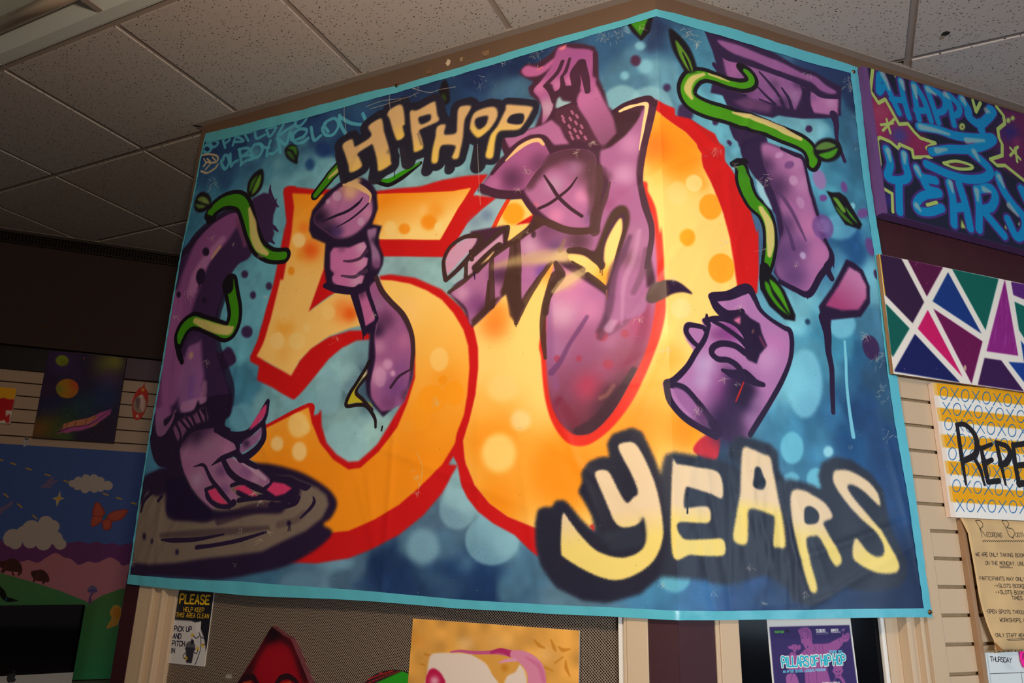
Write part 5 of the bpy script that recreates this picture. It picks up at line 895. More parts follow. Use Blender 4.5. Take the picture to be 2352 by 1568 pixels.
# screws that hold the banner
def screw(px):
    q = bmap([px])[0]; pl = BL if q[0] <= 0 else BR
    o = bpy.data.objects.new('screw', None); p = pl.pt(q[0], q[1], .004)
    bm = bmesh.new(); prof = [(0, .0042), (.003, .004), (.0058, .0026), (.0068, .0005), (.0066, 0)]
    bmesh.ops.create_cone(bm, cap_ends=True, segments=20, radius1=.0068, radius2=.0045, depth=.0032)
    me = bpy.data.meshes.new('screw'); bm.to_mesh(me); bm.free(); s = link('screw', me, M_BRASS, ban)
    s.rotation_euler = Vector(pl.n).to_track_quat('Z', 'Y').to_euler(); s.location = p+Vector(pl.n)*.0008
    sl = bx('slot', (-.0042, -.0007, .0012), (.0042, .0007, .0022), M_BLACK); sl.parent = s
for p in ((912, 197), (1959, 166), (2134, 1405)): screw(p)
# ------------------------------------------------------------------ pictures and papers on the walls
def art(name, label, cat, pl, quad, d0, d1, ppm, base, side, rough=.6, spec=.3, bump=None, bevel=0., group=None, outline=None):
    """flat print or painting: outline read off the photo, turned into metres on its own wall"""
    p1 = pl.off(d1); q = p1.uv(pts(quad)); ql = [tuple(v) for v in q]
    if q[:, 0].argmin() == 99: pass
    u0, z0 = q.min(0); u1, z1 = q.max(0)
    c = Canvas(u1-u0, z1-z0, ppm, u0, z1, p1.uv, base)
    def finish():
        a = np.array(ql); s = np.sum(a[:, 0]*np.roll(a[:, 1], -1)-np.roll(a[:, 0], -1)*a[:, 1])
        ol = ql if s > 0 else ql[::-1]
        o = prism(name, pl, ol, d0, d1, side, None, 0, picture(name+'_print', c.image(name+'_print'), rough, spec, bump), (u0, z0, u1, z1))
        return tag(o, label, cat, group)
    return c, finish
WH = M_WHITE
# --- HAPPY 3 YEARS canvas, deep edges
c, fin = art('canvas_painting', 'spray-painted purple and blue canvas reading HAPPY 3 YEARS', 'painting', PR, "E1 105,75 1480,480 1560,1590 265,1250", .002, .036, 1100, (62,34,84), mat('purple_canvas_edge', (104,64,122), .6, noise=(8, .4)))
MG, PU2, BLU, NV, LIM, LBL = (128,28,76), (66,40,112), (0,124,178), (24,28,50), (158,180,96), (150,170,170)
c.fill("E1 140,80 1500,480 1560,1590 300,1250", NV, 1, sm=False)
for x, y, r, cc in [(260,480,200,(150,40,84)),(200,560,110,(170,120,130)),(420,620,110,(50,60,130)),(560,680,90,(120,30,70)),(1300,700,200,(100,26,64)),(1280,600,110,(44,34,104)),(1250,780,80,(44,34,110)),(1380,520,110,(84,34,90)),(330,1150,90,(44,34,110)),(230,200,80,(120,40,84))]: c.blob('E1', x, y, r, cc, .95)
c.fill("E1 160,280 240,380 300,340 400,540 480,540 560,640 690,690 610,730 670,810 510,810 500,750 400,710 330,690 240,650 200,700", (132,34,78), 2, .9, sm=False)
c.blob('E1',400,630,90,(52,60,130),.9); c.blob('E1',250,440,100,(150,60,90),.8)
c.fill("E1 1180,400 1240,480 1200,560 1200,660 1230,720 1220,800 1130,820 1190,870 1400,1000 1560,1000 1480,480", (92,28,76), 2, .9, sm=False); c.blob('E1',1290,610,90,(40,34,104),.9); c.blob('E1',1340,680,50,(126,40,84),.7)
for p in ["E1 190,90 180,180 170,270 235,370 290,340 400,540 470,535 520,600 570,650 690,690 620,730 660,800 515,805 505,745 405,700 395,735 330,680 250,645 225,660 250,860","E1 285,1060 345,1095 350,1240","E1 1180,400 1235,470 1245,535 1190,580 1200,650 1225,700 1225,790 1130,820 1185,870 1250,870 1400,990 1500,1040","E1 990,350 1015,440 1050,370"]: c.line(p, 26, LIM, 1.2, sm=False)
for p in ["E1 300,500 330,610","E1 255,545 350,530","E1 270,590 360,500","E1 1330,730 1345,840","E1 1290,790 1350,720","E1 1290,730 1370,820"]: c.line(p, 20, LIM, 1.4)
for x, y, r in [(375,157,12),(1275,510,18),(1310,492,16),(905,560,24),(1262,1362,16),(1365,1340,12)]: c.dot(x, y, r, r*1.2, LIM, 1.3, fr='E1')
c.dot(906,562,7,9,(90,40,60),1,fr='E1')
LT = ["240,150 235,220 240,285 275,240","250,140 300,230 350,340 400,450","410,190 430,300 455,400 480,485","340,340 440,350","515,220 530,340 545,430 560,500","525,225 590,330 630,430 655,510","535,430 620,430","620,250 660,360 690,450 715,525","640,255 730,300 770,370 755,430 700,450","790,310 810,400 825,470 840,545","800,310 865,370 885,420 870,460 825,470","900,340 950,420 960,480 1040,540 1100,500 1150,440 1130,420","1050,530 1060,590",
 "560,560 700,580 850,630 1010,650 1150,650 1100,700 960,740 800,740 660,760","960,750 1080,850 1130,920 1080,970 950,980 800,940 620,860",
 "300,740 330,860 310,960 400,990 470,960 450,860 440,780","400,990 400,1100 405,1240","540,890 580,960 690,990","600,1000 640,1060 720,1090 600,1110 540,1170 560,1230 650,1240 740,1210","800,1010 830,1140 840,1340","880,1020 930,1180 970,1370","850,1210 930,1200","1020,1060 1040,1200 1040,1380","1040,1060 1130,1050 1170,1120 1140,1200 1080,1230 1140,1310 1240,1430","1190,950 1230,1060 1310,1180 1400,1290 1400,1400 1340,1440 1270,1300","1380,1060 1420,1150"]
for k, q in enumerate(LT): c.line("E1 "+q, 80 if k < 14 else 94, PU2, 2)
for k, q in enumerate(LT): c.line("E1 "+q, 46 if k < 11 else 62, BLU, 1.4)
for q in ["270,140 300,200 320,260","420,200 440,260","520,240 540,330","630,260 690,300","770,300 800,330","910,340 930,380","1100,430 1120,440","570,560 700,590 800,620","940,670 1080,670","700,750 780,740","1000,760 1040,830","310,750 330,830","440,780 445,850","540,890 570,950","540,1190 570,1230","810,1010 830,1080","1020,1070 1030,1150","1080,1060 1130,1080","1200,960 1240,1040","1280,1190 1350,1270"]: c.line("E1 "+q, [46,20], LBL, 6, .75)
c.line("E1 755,850 860,835 980,870 970,895 870,895 760,855", 22, LIM, 1.2); c.fill("E1 800,865 870,852 950,875 870,880", (96,34,60), 1); c.line("E1 625,1185 700,1165", 26, LIM, 1.2); c.fill("E1 900,1300 935,1375 895,1370", LIM, 1.4, sm=False)
c.blob('E1',280,1215,24,(210,150,110),.7); c.fill("E1 100,70 148,75 310,1250 260,1262", (100,66,120), 1, sm=False)
hc = fin()
# --- abstract triangles board
c, fin = art('canvas_painting', 'board of white bands between purple, teal, blue and magenta triangles', 'painting', PR, "E2 40,100 1620,425 1690,1510 185,1297", .019, .031, 1200, (222,216,206), mat('raw_wood_edge', (150,110,70), .8))
for p, cc in [("45,100 262,145 490,582 375,793 100,510",(46,20,56)),("325,155 680,232 518,525",(80,10,60)),("105,595 345,845 178,1130 160,1100",(0,84,76)),("730,283 1065,897 575,573",(14,48,116)),("770,250 1235,350 1105,862",(0,88,78)),("527,660 875,1330 427,847",(190,14,92)),("583,648 1075,975 965,1398",(100,8,72)),("398,900 850,1385 190,1275 200,1250",(14,22,84)),("1298,355 1432,1118 1115,1073",(132,28,120)),("1095,1140 1262,1165 1490,1475 1028,1408",(52,16,70)),
   ("1360,378 1600,420 1600,600 1383,510",(84,30,110)),("1395,578 1620,680 1620,1150 1440,860",(0,92,82)),("1335,1180 1640,1200 1660,1500 1520,1420",(14,56,136)),("1458,965 1640,1200 1490,1180",(14,56,136))]:
    c.fill("E2 "+p, cc, .8, sm=False)
for _ in range(90):
    x, y = rng.uniform(440, 1060), rng.uniform(300, 1300); c.setclip("E2 730,283 1065,897 575,573", False) if _ < 40 else (c.setclip("E2 583,648 1075,975 965,1398", False) if _ < 65 else c.setclip("E2 527,660 875,1330 427,847", False))
    a = rng.uniform(.3, 1.0); l = rng.uniform(20, 70); c.line([(2010+x*.2295, 560+y*.2295), (2010+(x+l*math.cos(a))*.2295, 560+(y+l*math.sin(a))*.2295)], rng.uniform(.6, 2), [(30,84,150),(140,30,96),(214,40,120)][0 if _ < 40 else (1 if _ < 65 else 2)], 1.2, .5)
c.setclip()
for k in range(40):
    c.setclip("E2 1298,355 1432,1118 1115,1073", False); x = rng.uniform(1120, 1430); y = rng.uniform(500, 1000); c.line([(2010+x*.2295, 560+y*.2295), (2010+(x-8)*.2295, 560+(y+110)*.2295)], rng.uniform(.6, 2), (160,70,156), 1.2, .45)
c.setclip(); c.dot(900,1240,14,30,(190,160,140),1.2,1,fr='E2')
for x, y in [(403,206),(421,192),(516,392),(640,225),(614,1245),(294,1252)]: c.dot(x, y, 5, 5, (190,110,150), .8, fr='E2')
c.line("E2 45,105 98,505", 10, (214,170,30), 1)
tri = fin()
# --- OXO striped canvas
c, fin = art('canvas_painting', 'yellow and white striped canvas of blue noughts and crosses lettered REPE', 'painting', PR, "E3 222,80 1250,185 1320,1470 410,1425", .0015, .017, 1500, (226,222,214), mat('pinkish_canvas_edge', (216,190,170), .7))
YS = (224,156,10)
rows = [(80,205,100),(330,460,360),(595,725,625),(860,990,890),(1110,1275,1130)]
for (ya, yb, _), ax in zip([(75,205,0),(328,462,0),(595,725,0),(860,992,0),(1112,1272,0)], range(5)):
    sl = .115-.012*ax; xa = 225+(ya-75)*.152; xb = 225+(yb-75)*.152
    c.fill("E3 %f,%f 1300,%f 1300,%f %f,%f" % (xa, ya, ya+(1300-xa)*sl, yb+(1300-xb)*sl-3, xb, yb), YS, 1, sm=False)
OX = (40,104,160)
for r, (y, x0, s0, st) in enumerate([(185,340,'OXOXOXOX',.112),(335,365,'XOXOXOXO',.112),(492,385,'OXOXOXOX',.105),(645,410,'XOXOXOXO',.1),(790,425,'OXOXOXOX',.1),(945,445,'XOXOXOXO',.09),(1110,465,'OXOXOXOX',.08),(1305,500,'XOXOXOXO',.03)]):
    for k, ch in enumerate(s0):
        x = x0+k*106; yy = y+(x-x0)*st
        if ch == 'O':
            t = np.linspace(0, 2*PI, 16); c.line(np.stack([2090+(x+38*np.cos(t))*.2296, 860+(yy+60*np.sin(t))*.2296], 1), 2., OX, .9)
        else:
            for a, b in (((-36,-58),(42,60)),((34,-58),(-38,62))): c.line([(2090+(x+a[0])*.2296, 860+(yy+a[1])*.2296), (2090+(x+b[0])*.2296, 860+(yy+b[1])*.2296)], 2., OX, .9)
for p, w in [("E3 470,500 490,640 520,850 560,1095",[40,44,50,26]),("E3 465,500 550,500 640,590 670,700 650,800 540,860",[36,46,56,60,60,50]),("E3 640,830 700,940 745,1100",[40,44,26]),("E3 710,730 740,880 780,1070",[40,56,50]),("E3 720,735 815,695",[40,34]),("E3 760,880 820,850",[50,40]),("E3 780,1075 890,1060",[44,50]),("E3 865,680 900,850 955,1095",[44,50,26]),("E3 870,680 970,720 1000,800 960,880 900,900",[40,50,56,60,50]),
  ("E3 1030,700 1050,880 1090,1100",[46,54,50]),("E3 1030,705 1150,690",[46,46]),("E3 1060,910 1150,900",[50,50]),("E3 1085,1090 1200,1080",[56,56]),("E3 1200,700 1240,900 1260,1090",[50,50,40])]: c.line(p, w, (26,22,26), 1.1, sm=True)
c.fill("E3 222,80 262,72 460,1440 408,1428", (222,196,176), 1, .5, sm=False)
oxo = fin()
tag(prism('tape_piece', PR, [tuple(v) for v in PR.uv(pts("E3 342,1250 380,1250 408,1415 362,1415"))][::-1], .0005, .0015, mat('grey_tape', (110,104,100), .5)), 'strip of grey tape on the slat wall beside the striped canvas', 'tape')
# --- recording booth notice on brown paper; hangs loose and curls at the lower corner
NP = PR.off(.024)
q = NP.uv(pts("E4 630,38 660,110 688,180 712,320 745,480 775,640 800,770 830,900 860,1010 890,1110 912,1170 915,1230 905,1285")); zt, zb = q[0, 1], q[-1, 1]; uR = 1.42
cn = Canvas(uR-q[:, 0].min()+.02, zt-zb+.02, 1500, q[:, 0].min()-.01, zt+.01, NP.uv, (196,164,118))
cn.a *= (.94+.12*vnoise(cn.H, cn.W, 60, 9))[..., None]
KI = (34,28,30)
E4 = FR['E4']; e4 = lambda x, y: (E4[0]+x*E4[2], E4[1]+y*E4[2])
for p in ["E4 762,62 800,130 825,212","E4 762,60 800,60 828,90 825,120 800,135","E4 805,135 860,205","E4 1015,62 1060,130 1090,200 1130,222","E4 1015,62 1060,62 1085,95 1070,120","E4 1065,125 1120,140 1138,180 1120,220"]: cn.line(p, 5, KI, .7)
text(cn, 'ECORDING', e4(868,170), (1,.03), (.12,1), 40*.2475, .95, KI, .6, wide=.42, gap=1.25); text(cn, 'OOTH', e4(1145,172), (1,.03), (.12,1), 40*.2475, .95, KI, .6, wide=.42, gap=1.25)
xs = np.linspace(830, 1300, 48); cn.line(np.array([e4(x, 248+(8 if k % 2 else -6)+(x-830)*.0) for k, x in enumerate(xs)]), .95, KI, .6)
for s, x, y in [('*WE ARE ONLY TAKING BOOKINGS',752,356),('ON THE MONDAY. UNLESS',862,436),('*PARTICIPANTS MAY ONLY BOOK ONCE',793,578),('->SLOTS BOOKED MUST',945,646),('->SLOTS BOOKED ARE',955,706),('TIMES.',1098,760),('*OPEN SPOTS THROUGH THE WEEK',866,885),('WORKSHOPS, OR',985,964),('*ONLY STAFF MEMBERS CAN',925,1103),('*BOOKINGS MADE BY',945,1254)]:
    text(cn, s, e4(x, y), (1,.022), (.12,1), 33*.2475, 1.0, KI, .6, wide=.50, gap=1.32)
for p in ["E4 1000,485 1090,482","E4 1003,498 1115,498","E4 1045,1160 1300,1150","E4 1055,1172 1300,1162","E4 1198,688 1300,685"]: cn.line(p, 3.5, KI, .6)
V = []; F = []; UV = []; NN = 40
for k in range(len(q)):
    for i in range(NN+1):
        s = i/NN; u = q[k, 0]+(uR-q[k, 0])*s; z = q[k, 1]-.004*s*0; d = .024+.003*math.sin(k*.7+s*9)+.010*math.exp(-s*9)*(k/len(q))
        V.append(PR.pt(u, z, d)); UV.append(((u-cn.u0)/(cn.W/cn.ppm), 1-(cn.z1-z)/(cn.H/cn.ppm)))
F = [(k*(NN+1)+i, (k+1)*(NN+1)+i, (k+1)*(NN+1)+i+1, k*(NN+1)+i+1) for k in range(len(q)-1) for i in range(NN)]
pap = mesh('paper_notice', V, F, picture('kraft_notice', cn.image('kraft_notice'), .85, .15), None, uv=UV, smooth_=True)
tag(pap, 'long brown paper notice headed RECORDING BOOTH hanging under the striped canvas', 'notice')
so = pap.modifiers.new('thick', 'SOLIDIFY'); so.thickness = .0006
cl = [NP.uv(pts("E4 "+t))[0] for t in ("912,1170", "915,1245", "900,1288", "842,1252", "880,1240")]
mesh('curled_corner', [PR.pt(a[0], a[1], .030 + .010*k) for k, a in enumerate(cl)], [(0, 1, 2, 3, 4)], mat('kraft_back', (190,148,96), .85), pap)
# uprights of the board the notice hangs on
M_UP = mat('tan_upright', (150,116,84), .55)
up = [tuple(v) for v in PR.off(.02).uv(pts("E4 640,60 690,180 760,600 860,1160 905,1568 870,1568 815,1170 735,640 665,170 620,40"))]
o = prism('board_upright', PR, rect(NP.uv([e4(715,400)])[0, 0]-.003, 0, NP.uv([e4(715,400)])[0, 0]+.012, zt), .0005, .017, M_UP, None, .001); tag(o, 'narrow tan upright strip standing on the slat wall behind the paper notice', 'upright')
# whiteboard planner
c, fin = art('whiteboard', 'white weekly planner board headed THURSDAY below the paper notice', 'whiteboard', PR, "E4 862,1285 1400,1268 1460,1900 925,1900", .002, .012, 1400, (206,214,214), M_WHITE, .25, .5)
text(c, 'THURSDAY', e4(905,1322), (1,.06), (.1,1), 42*.2475, 1.3, KI, .6, wide=.5, gap=1.2)
for p in ["E4 905,1480 1400,1462","E4 1192,1462 1205,1568"]: c.line(p, 3.5, (30,30,34), .6)
c.line("E4 980,1560 1000,1500 1015,1540", 3, (214,190,190), 1, .6); c.line("E4 876,1290 930,1700", 10, (170,180,184), 1)
wb = fin()
fo = tag(prism('folder', PR, [tuple(v) for v in PR.uv(pts("E4 1150,1268 1400,1262 1400,1455 1185,1455"))][::-1], .0125, .0165, mat('indigo_card', (56,44,100), .6)), 'dark indigo card on the planner board beside THURSDAY', 'card')
c, fin = art('sticky_note', 'bright pink sticky note with black marker letters on indigo card', 'note', PR, "E4 1178,1268 1400,1262 1400,1430 1215,1425 1190,1360", .017, .018, 1600, (240,30,150), mat('pink_paper', (240,30,150), .7))
c.line("E4 1205,1350 1210,1290 1220,1340", 5, KI, .6); c.line("E4 1232,1350 1240,1290", 5, KI, .6); fin()
# --- poster taped in the dark window
c, fin = art('poster', 'purple poster reading PILLARS OF HIP HOP on the dark window glass', 'poster', PR, "E6 185,60 1925,60 2120,1640 330,1640", -.0418, -.0408, 1900, (214,212,204), M_WHITE, .5, .4)
DP, PP, PLN = (48,32,92), (144,76,140), (78,38,98)
c.fill("E6 245,265 1905,225 2090,1640 365,1640", DP, .8, sm=False)
c.fill("E6 835,330 900,285 1000,270 1060,285 1110,340 1130,420 1135,600 1150,615 1340,615 1490,600 1560,560 1710,485 1745,480 1770,380 1782,385 1790,440 1840,400 1880,375 1910,400 1915,480 1880,560 1820,580 1780,575 1770,620 1690,720 1560,800 1440,850 1430,1050 1460,1200 1530,1450 1560,1640 1000,1640 980,1200 860,1150 640,1150 650,850 700,780 730,790 800,830 830,870 1000,715 970,680 940,620 905,600 905,540 885,480 890,430 850,400 870,390 845,370", PP, .8, sm=False)
c.fill("E6 630,665 700,655 730,625 800,625 830,650 880,630 905,670 890,725 850,745 810,730 790,820 760,800 720,730 640,715", PP, .8, sm=False)
for p in ["E6 860,330 940,310 1020,330 1060,400","E6 880,370 960,345 1030,400 1040,500","E6 1090,350 1105,450 1110,560","E6 905,495 945,490","E6 940,625 970,610","E6 1170,620 1200,740 1150,760","E6 1275,640 1310,850 1350,1100","E6 1340,630 1380,850 1440,1200","E6 1010,720 1040,860","E6 830,650 830,735","E6 760,640 760,740","E6 1690,500 1720,620","E6 1220,1100 1240,1640","E6 1050,1200 1090,1640","E6 1000,300 1050,360 1070,450","E6 1750,500 1830,500 1880,440"]: c.line(p, 7, PLN, .6)
c.fill("E6 1045,640 1052,690 1025,700", DP, .6, sm=False); c.fill("E6 905,490 945,484 945,498", DP, .6)
c.fill("E6 585,1320 610,1250 680,1225 780,1230 830,1320 860,1430 900,1450 890,1640 620,1640", (152,84,146), .8, sm=False); c.line("E6 700,1240 720,1400","7") if False else None
c.fill("E6 1570,1060 1760,1060 1760,1130 1780,1160 1770,1210 1745,1220 1740,1280 1800,1360 1830,1430 1860,1640 1560,1640 1570,1400 1620,1310 1600,1240 1560,1200 1560,1150 1580,1150", PP, .8, sm=False); c.fill("E6 1620,1320 1700,1330 1800,1480 1820,1640 1600,1640 1590,1450", DP, .8, sm=False)
for p in ["E6 1615,1185 1660,1195","E6 1685,1185 1715,1170","E6 1640,1270 1710,1270","E6 1690,1200 1695,1240","E6 720,1240 700,1380"]: c.line(p, 10, PLN, .6)
c.dot(1635,1198,9,9,DP,.6,fr='E6'); c.dot(1705,1187,9,9,DP,.6,fr='E6')
e6 = lambda x, y: (1740+x*.11054, 1410+y*.11054)
def word(s, o, h, ex, col_, w, halo=None, wide=.42, gap=1.28):
    if halo: text(c, s, o, ex, (.08, 1), h, w*2.1, halo, .6, wide=wide, gap=gap)
    text(c, s, o, ex, (.08, 1), h, w, col_, .5, wide=wide, gap=gap)
CY = (30,170,196)
for s, x, y in [('PILLARS',500,895),('OF',1090,868),('HIP',1310,860),('HOP',1562,848)]: word(s, e6(x, y), 21.5, (1,-.035), CY, 3.3, (226,226,212), .36, 1.25)
word('AN AFTER SCHOOL LEADERS PROGRAM', e6(525,1165), 5.6, (1,-.05), (110,206,226), 1., None, .44, 1.34); word('STUDIO 393', e6(1485,757), 6, (1,-.03), (90,196,216), 1.3, None, .42, 1.3)
word('MANITOBA', e6(355,345), 5, (1,-.02), (80,190,40), .9, None, .44, 1.3); c.fill("E6 575,335 600,315 640,330 665,355 660,385 645,365 620,362 600,390", (22,18,30), .6)
word('STUDIO393', e6(1213,312), 7, (1,-.03), (240,236,226), 1.1, None, .30, 1.2); word('GRAFFITI', e6(1520,308), 5, (1,-.02), (240,236,226), 1.1, None, .42, 1.2); word('ART', e6(1745,304), 5, (1,-.02), (150,120,160), .9, None, .42, 1.2)
word('PROGRAMMING INC.', e6(1522,362), 2.6, (1,-.02), (214,206,206), .5, None, .52, 1.2); word('STARTING OCTOBER 10', e6(1340,1412), 4.4, (1,-.04), (222,222,212), .9, None, .44, 1.2); c.line("E6 1215,378 1465,372", 9, (190,184,196), .8, .8); c.line("E6 1220,412 1465,405", 8, (170,160,180), .8, .8)
pos = fin()
# --- PLEASE sign on the mesh
MS = -.035
c, fin = art('sign', 'small black and white sign reading PLEASE HELP KEEP THIS AREA CLEAN', 'sign', PL, "D4 1040,225 1590,250 1450,1330 890,1275", MS, MS+.003, 2000, (196,192,190), M_WHITE, .35, .5)
c.fill("D4 1040,225 1590,250 1475,1130 1460,1000 1440,900 1400,790 1350,700 1260,665 1100,655 985,648", (22,22,30), .8, sm=False)
YL = (226,178,20)
d4 = lambda x, y: (240+x*.15818, 1320+y*.15818)
def wd(s, x, y, h, w, cc, wide=.5, gap=1.25): text(c, s, d4(x, y), (1,.045), (-.13,1), h*.158, w, cc, .5, wide=wide, gap=gap)
wd('PLEASE', 1108, 282, 124, 3.6, YL, .42, 1.42); wd('HELP KEEP', 1152, 466, 58, 1.35, YL, .42, 1.45); wd('THIS AREA CLEAN', 1047, 545, 60, 1.35, YL, .40, 1.45)
for s, x, y in [('PICK UP',1018,742),('AND',1000,848),('PITCH',988,955),('IN',970,1060)]: wd(s, x, y, 68, 2., (22,24,44), .46, 1.34)
GB = (44,42,54)
c.fill("D4 1200,1030 1310,1040 1320,1080 1300,1100 1265,1280 1185,1270 1180,1090 1165,1060", GB, .7, sm=False); c.fill("D4 1180,1040 1200,980 1250,960 1300,985 1310,1045", (86,84,90), .7); c.fill("D4 1262,930 1298,960 1280,1005 1258,1000", (26,24,34), .6)
c.fill("D4 1318,690 1360,680 1405,670 1395,790 1370,830 1330,810", (206,202,198), .7, sm=False); c.line("D4 1370,835 1395,900 1400,1000 1385,1100 1320,1290", [10,11,11,10,14], GB, .6)
for x, y in [(1275,872),(1425,1020),(1352,1068),(1185,1205)]: c.dot(x, y, 20, 26, (206,164,30), .8, fr='D4')
for p in ["D4 1290,880 1330,915 1380,880","D4 1400,900 1455,930 1465,990 1435,1010","D4 1300,1120 1335,1140 1355,1085","D4 1185,1120 1145,1160 1150,1200 1175,1210"]: c.line(p, 11, GB, .6)
sgn = fin()
# --- red pointed painting, green record, watercolour, all fixed to the mesh
c, fin = art('wood_cutout', 'pointed dark red painted wooden cutout fixed to the mesh screen', 'painting', PL, "D5 635,195 775,300 860,345 940,530 1000,680 1050,800 1250,1300 30,1300 235,850 480,460 570,300", MS, MS+.022, 1300, (140,8,24), mat('chipped_edge', (110,50,60), .7, noise=(60, .6)), .45, .4)
c.fill("D5 635,195 860,345 1100,860 1000,860 900,560 840,430 700,350 590,400 470,600 350,860 200,900", (40,6,16), 6, .95, sm=False); c.blob('D5',650,650,260,(150,8,26),.9); c.blob('D5',640,260,150,(24,4,12),1); c.blob('D5',350,800,120,(60,30,20),.6)
for p in ["D5 260,840 330,790 410,790 460,860 500,900","D5 690,860 740,800 820,780 900,820 940,870"]: c.line(p, [50,60,60,50,40], (40,10,20), 2)
c.line("D5 300,860 380,845", 20, (170,60,20), 3); c.line("D5 760,870 850,850", 24, (170,60,20), 3)
redc = fin()
t_ = np.linspace(0, 2*PI, 40, endpoint=False); cc0 = PL.off(MS+.01).uv(pts("D5 2050,1400"))[0]; rad = PL.off(MS+.01).uv(pts("D5 2050,703"))[0][1]-cc0[1]
c = Canvas(rad*2, rad*2, 1300, cc0[0]-rad, cc0[1]+rad, PL.off(MS+.01).uv, (40,150,30))
c.fill("D5 1500,1100 1680,850 1850,740 2050,690 2180,705 2150,725 1850,860 1600,1150", (54,22,34), 1, sm=False)
c.line("D5 1690,850 1850,780 2050,715", 14, (150,40,30), 1); c.line("D5 1760,860 1950,780 2130,720", 16, (130,40,30), 1, .8)
for k in range(9): c.dot(1790+k*38, 855-k*19, 6, 6, (200,50,40), .7, fr='D5')
for x, y in [(1775,810),(1790,800),(1910,745),(1920,742)]: c.dot(x, y, 9, 7, (220,50,60), .8, fr='D5')
o = prism('painted_disc', PL, [(cc0[0]+rad*math.cos(a), cc0[1]+rad*math.sin(a)) for a in t_], MS, MS+.01, M_BLACK, None, 0, picture('disc_print', c.image('disc_print'), .35, .5), (cc0[0]-rad, cc0[1]-rad, cc0[0]+rad, cc0[1]+rad))
tag(o, 'round green painted disc with dark dotted rim half behind the watercolour', 'painting')
c, fin = art('watercolor_painting', 'ochre and pink watercolour sheet on stiff board fixed to the mesh screen', 'painting', PL, "D6 125,88 1788,208 1775,1150 40,1150", MS+.012, MS+.018, 1500, (222,160,72), M_WHITE, .8, .2, bump=(300, .15, .0006))
c.a *= (.86+.24*vnoise(c.H, c.W, 50, 4))[..., None]
for x, y, r, k, op in [(650,340,120,(232,200,150),.7),(1000,330,200,(232,184,110),.6),(1450,450,160,(228,184,120),.6),(150,300,130,(206,132,40),.6),(230,140,160,(200,140,60),.4),(1300,600,90,(234,196,140),.6)]: c.blob('D6', x, y, r, k, op, ry=r*.5)
for p in ["D6 1335,300 1380,350 1440,380","D6 1505,300 1530,370 1550,410","D6 1580,370 1620,400 1690,390","D6 1650,510 1655,580 1690,660","D6 1440,570 1520,610","D6 1540,530 1620,470","D6 240,440 300,455","D6 200,540 240,550"]: c.line(p, [16,40,14], (186,116,24), 4, .7)
PGW = (224,206,190)
c.fill("D6 320,440 500,430 700,445 800,500 860,540 920,650 1000,780 1000,1150 200,1150 265,640 280,520", PGW, 1.4, sm=True); c.fill("D6 1190,540 1150,620 1060,660 1030,740 1000,1150 1270,1150 1260,680 1230,590", PGW, 1.6, sm=False)
c.fill("D6 710,450 900,450 1050,460 1120,490 1190,540 1060,660 1020,735 985,735 900,600 860,540 800,490", (214,154,66), 1.6, sm=False); c.blob('D6',1040,580,50,(186,120,30),.8)
c.line("D6 500,420 600,410 720,425 880,425 1000,415 1080,430 1160,450", [14,24,32,34,60,66,70], (190,84,130), 1.4); c.line("D6 900,425 1000,405 1100,440", [20,46,50], (170,30,88), 3, .8)
c.line("D6 1130,445 1230,480 1320,560 1360,680 1365,1150", [80,130,180,200,200], (210,130,158), 1.4); c.line("D6 1250,470 1380,560 1430,700", [20,50,50], (196,96,140), 6, .6); c.line("D6 980,528 1060,505 1150,500", [10,34,30], (216,150,170), 1.2)
c.fill("D6 270,640 290,600 335,585 390,620 430,680 450,760 450,1150 230,1150 250,720", (184,20,70), 1.4); c.blob('D6',340,710,60,(232,180,190),.9); c.blob('D6',350,830,60,(232,180,190),.8)
wc = fin()
tag(prism('tape_piece', PL, [tuple(v) for v in PL.off(MS).uv(pts("D5 110,755 165,760 160,810 95,800"))][::-1], MS, MS+.002, mat('clear_tape', (150,146,140), .4)), 'small scrap of pale tape on the mesh beside the red cutout', 'tape')
# ------------------------------------------------------------------ far wall pictures
c, fin = art('wall_mural', 'pastel landscape mural with clouds, butterfly and bears on the far wall', 'mural', PB, "0,1018 345,1040 410,1044 330,1559 252,1558 -150,1572 -150,1008", .001, .006, 560, (66,92,160), M_WHITE, .7, .2)
c.fill("-400,900 700,900 700,1250 -400,1250", (66,92,160), 1, sm=False)
c.fill("D2 -600,1230 -200,1260 0,1240 60,1290 300,1300 800,1290 940,1268 1070,1295 1160,1272 1260,1305 1350,1290 1440,1315 1560,1295 2000,1300 2000,2600 -600,2600", (104,52,108), .8, sm=True)
c.fill("D3 -500,150 0,150 230,150 330,132 440,160 540,100 650,48 750,100 830,118 915,185 1030,148 1135,160 1280,100 1390,150 1440,195 1700,180 1700,900 -500,900", (178,112,128), .8)
c.fill("D3 -600,100 0,280 360,380 700,490 1000,610 1150,720 1150,1900 -600,1900", (74,124,74), .8, sm=False, c2=(50,136,88), ax="px 100,1300 150,1560"); c.fill("D3 1030,640 1200,540 1400,470 1700,430 1700,1700 900,1700 1000,700", (72,118,66), .8, sm=False, c2=(50,138,90), ax="px 230,1370 230,1550")
CW = (176,164,158)
def cloud(fr, L):
    for x, y, r in L: c.dot(x, y, r, r*.92, CW, .7, fr=fr)
cloud('D2', [(870,575,48),(940,540,52),(1030,510,50),(1125,510,52),(1200,545,55),(1290,600,62),(930,610,50),(1020,640,55),(1130,640,50),(1200,620,60),(1080,580,90),(960,580,60)])
cloud('D2', [(160,1230,120),(120,1260,80),(380,1120,115),(300,1180,110),(550,1045,90),(630,1090,85),(660,1230,90),(720,1300,75),(520,1290,95),(360,1270,90),(180,1290,80),(480,1180,130),(60,1230,28)])
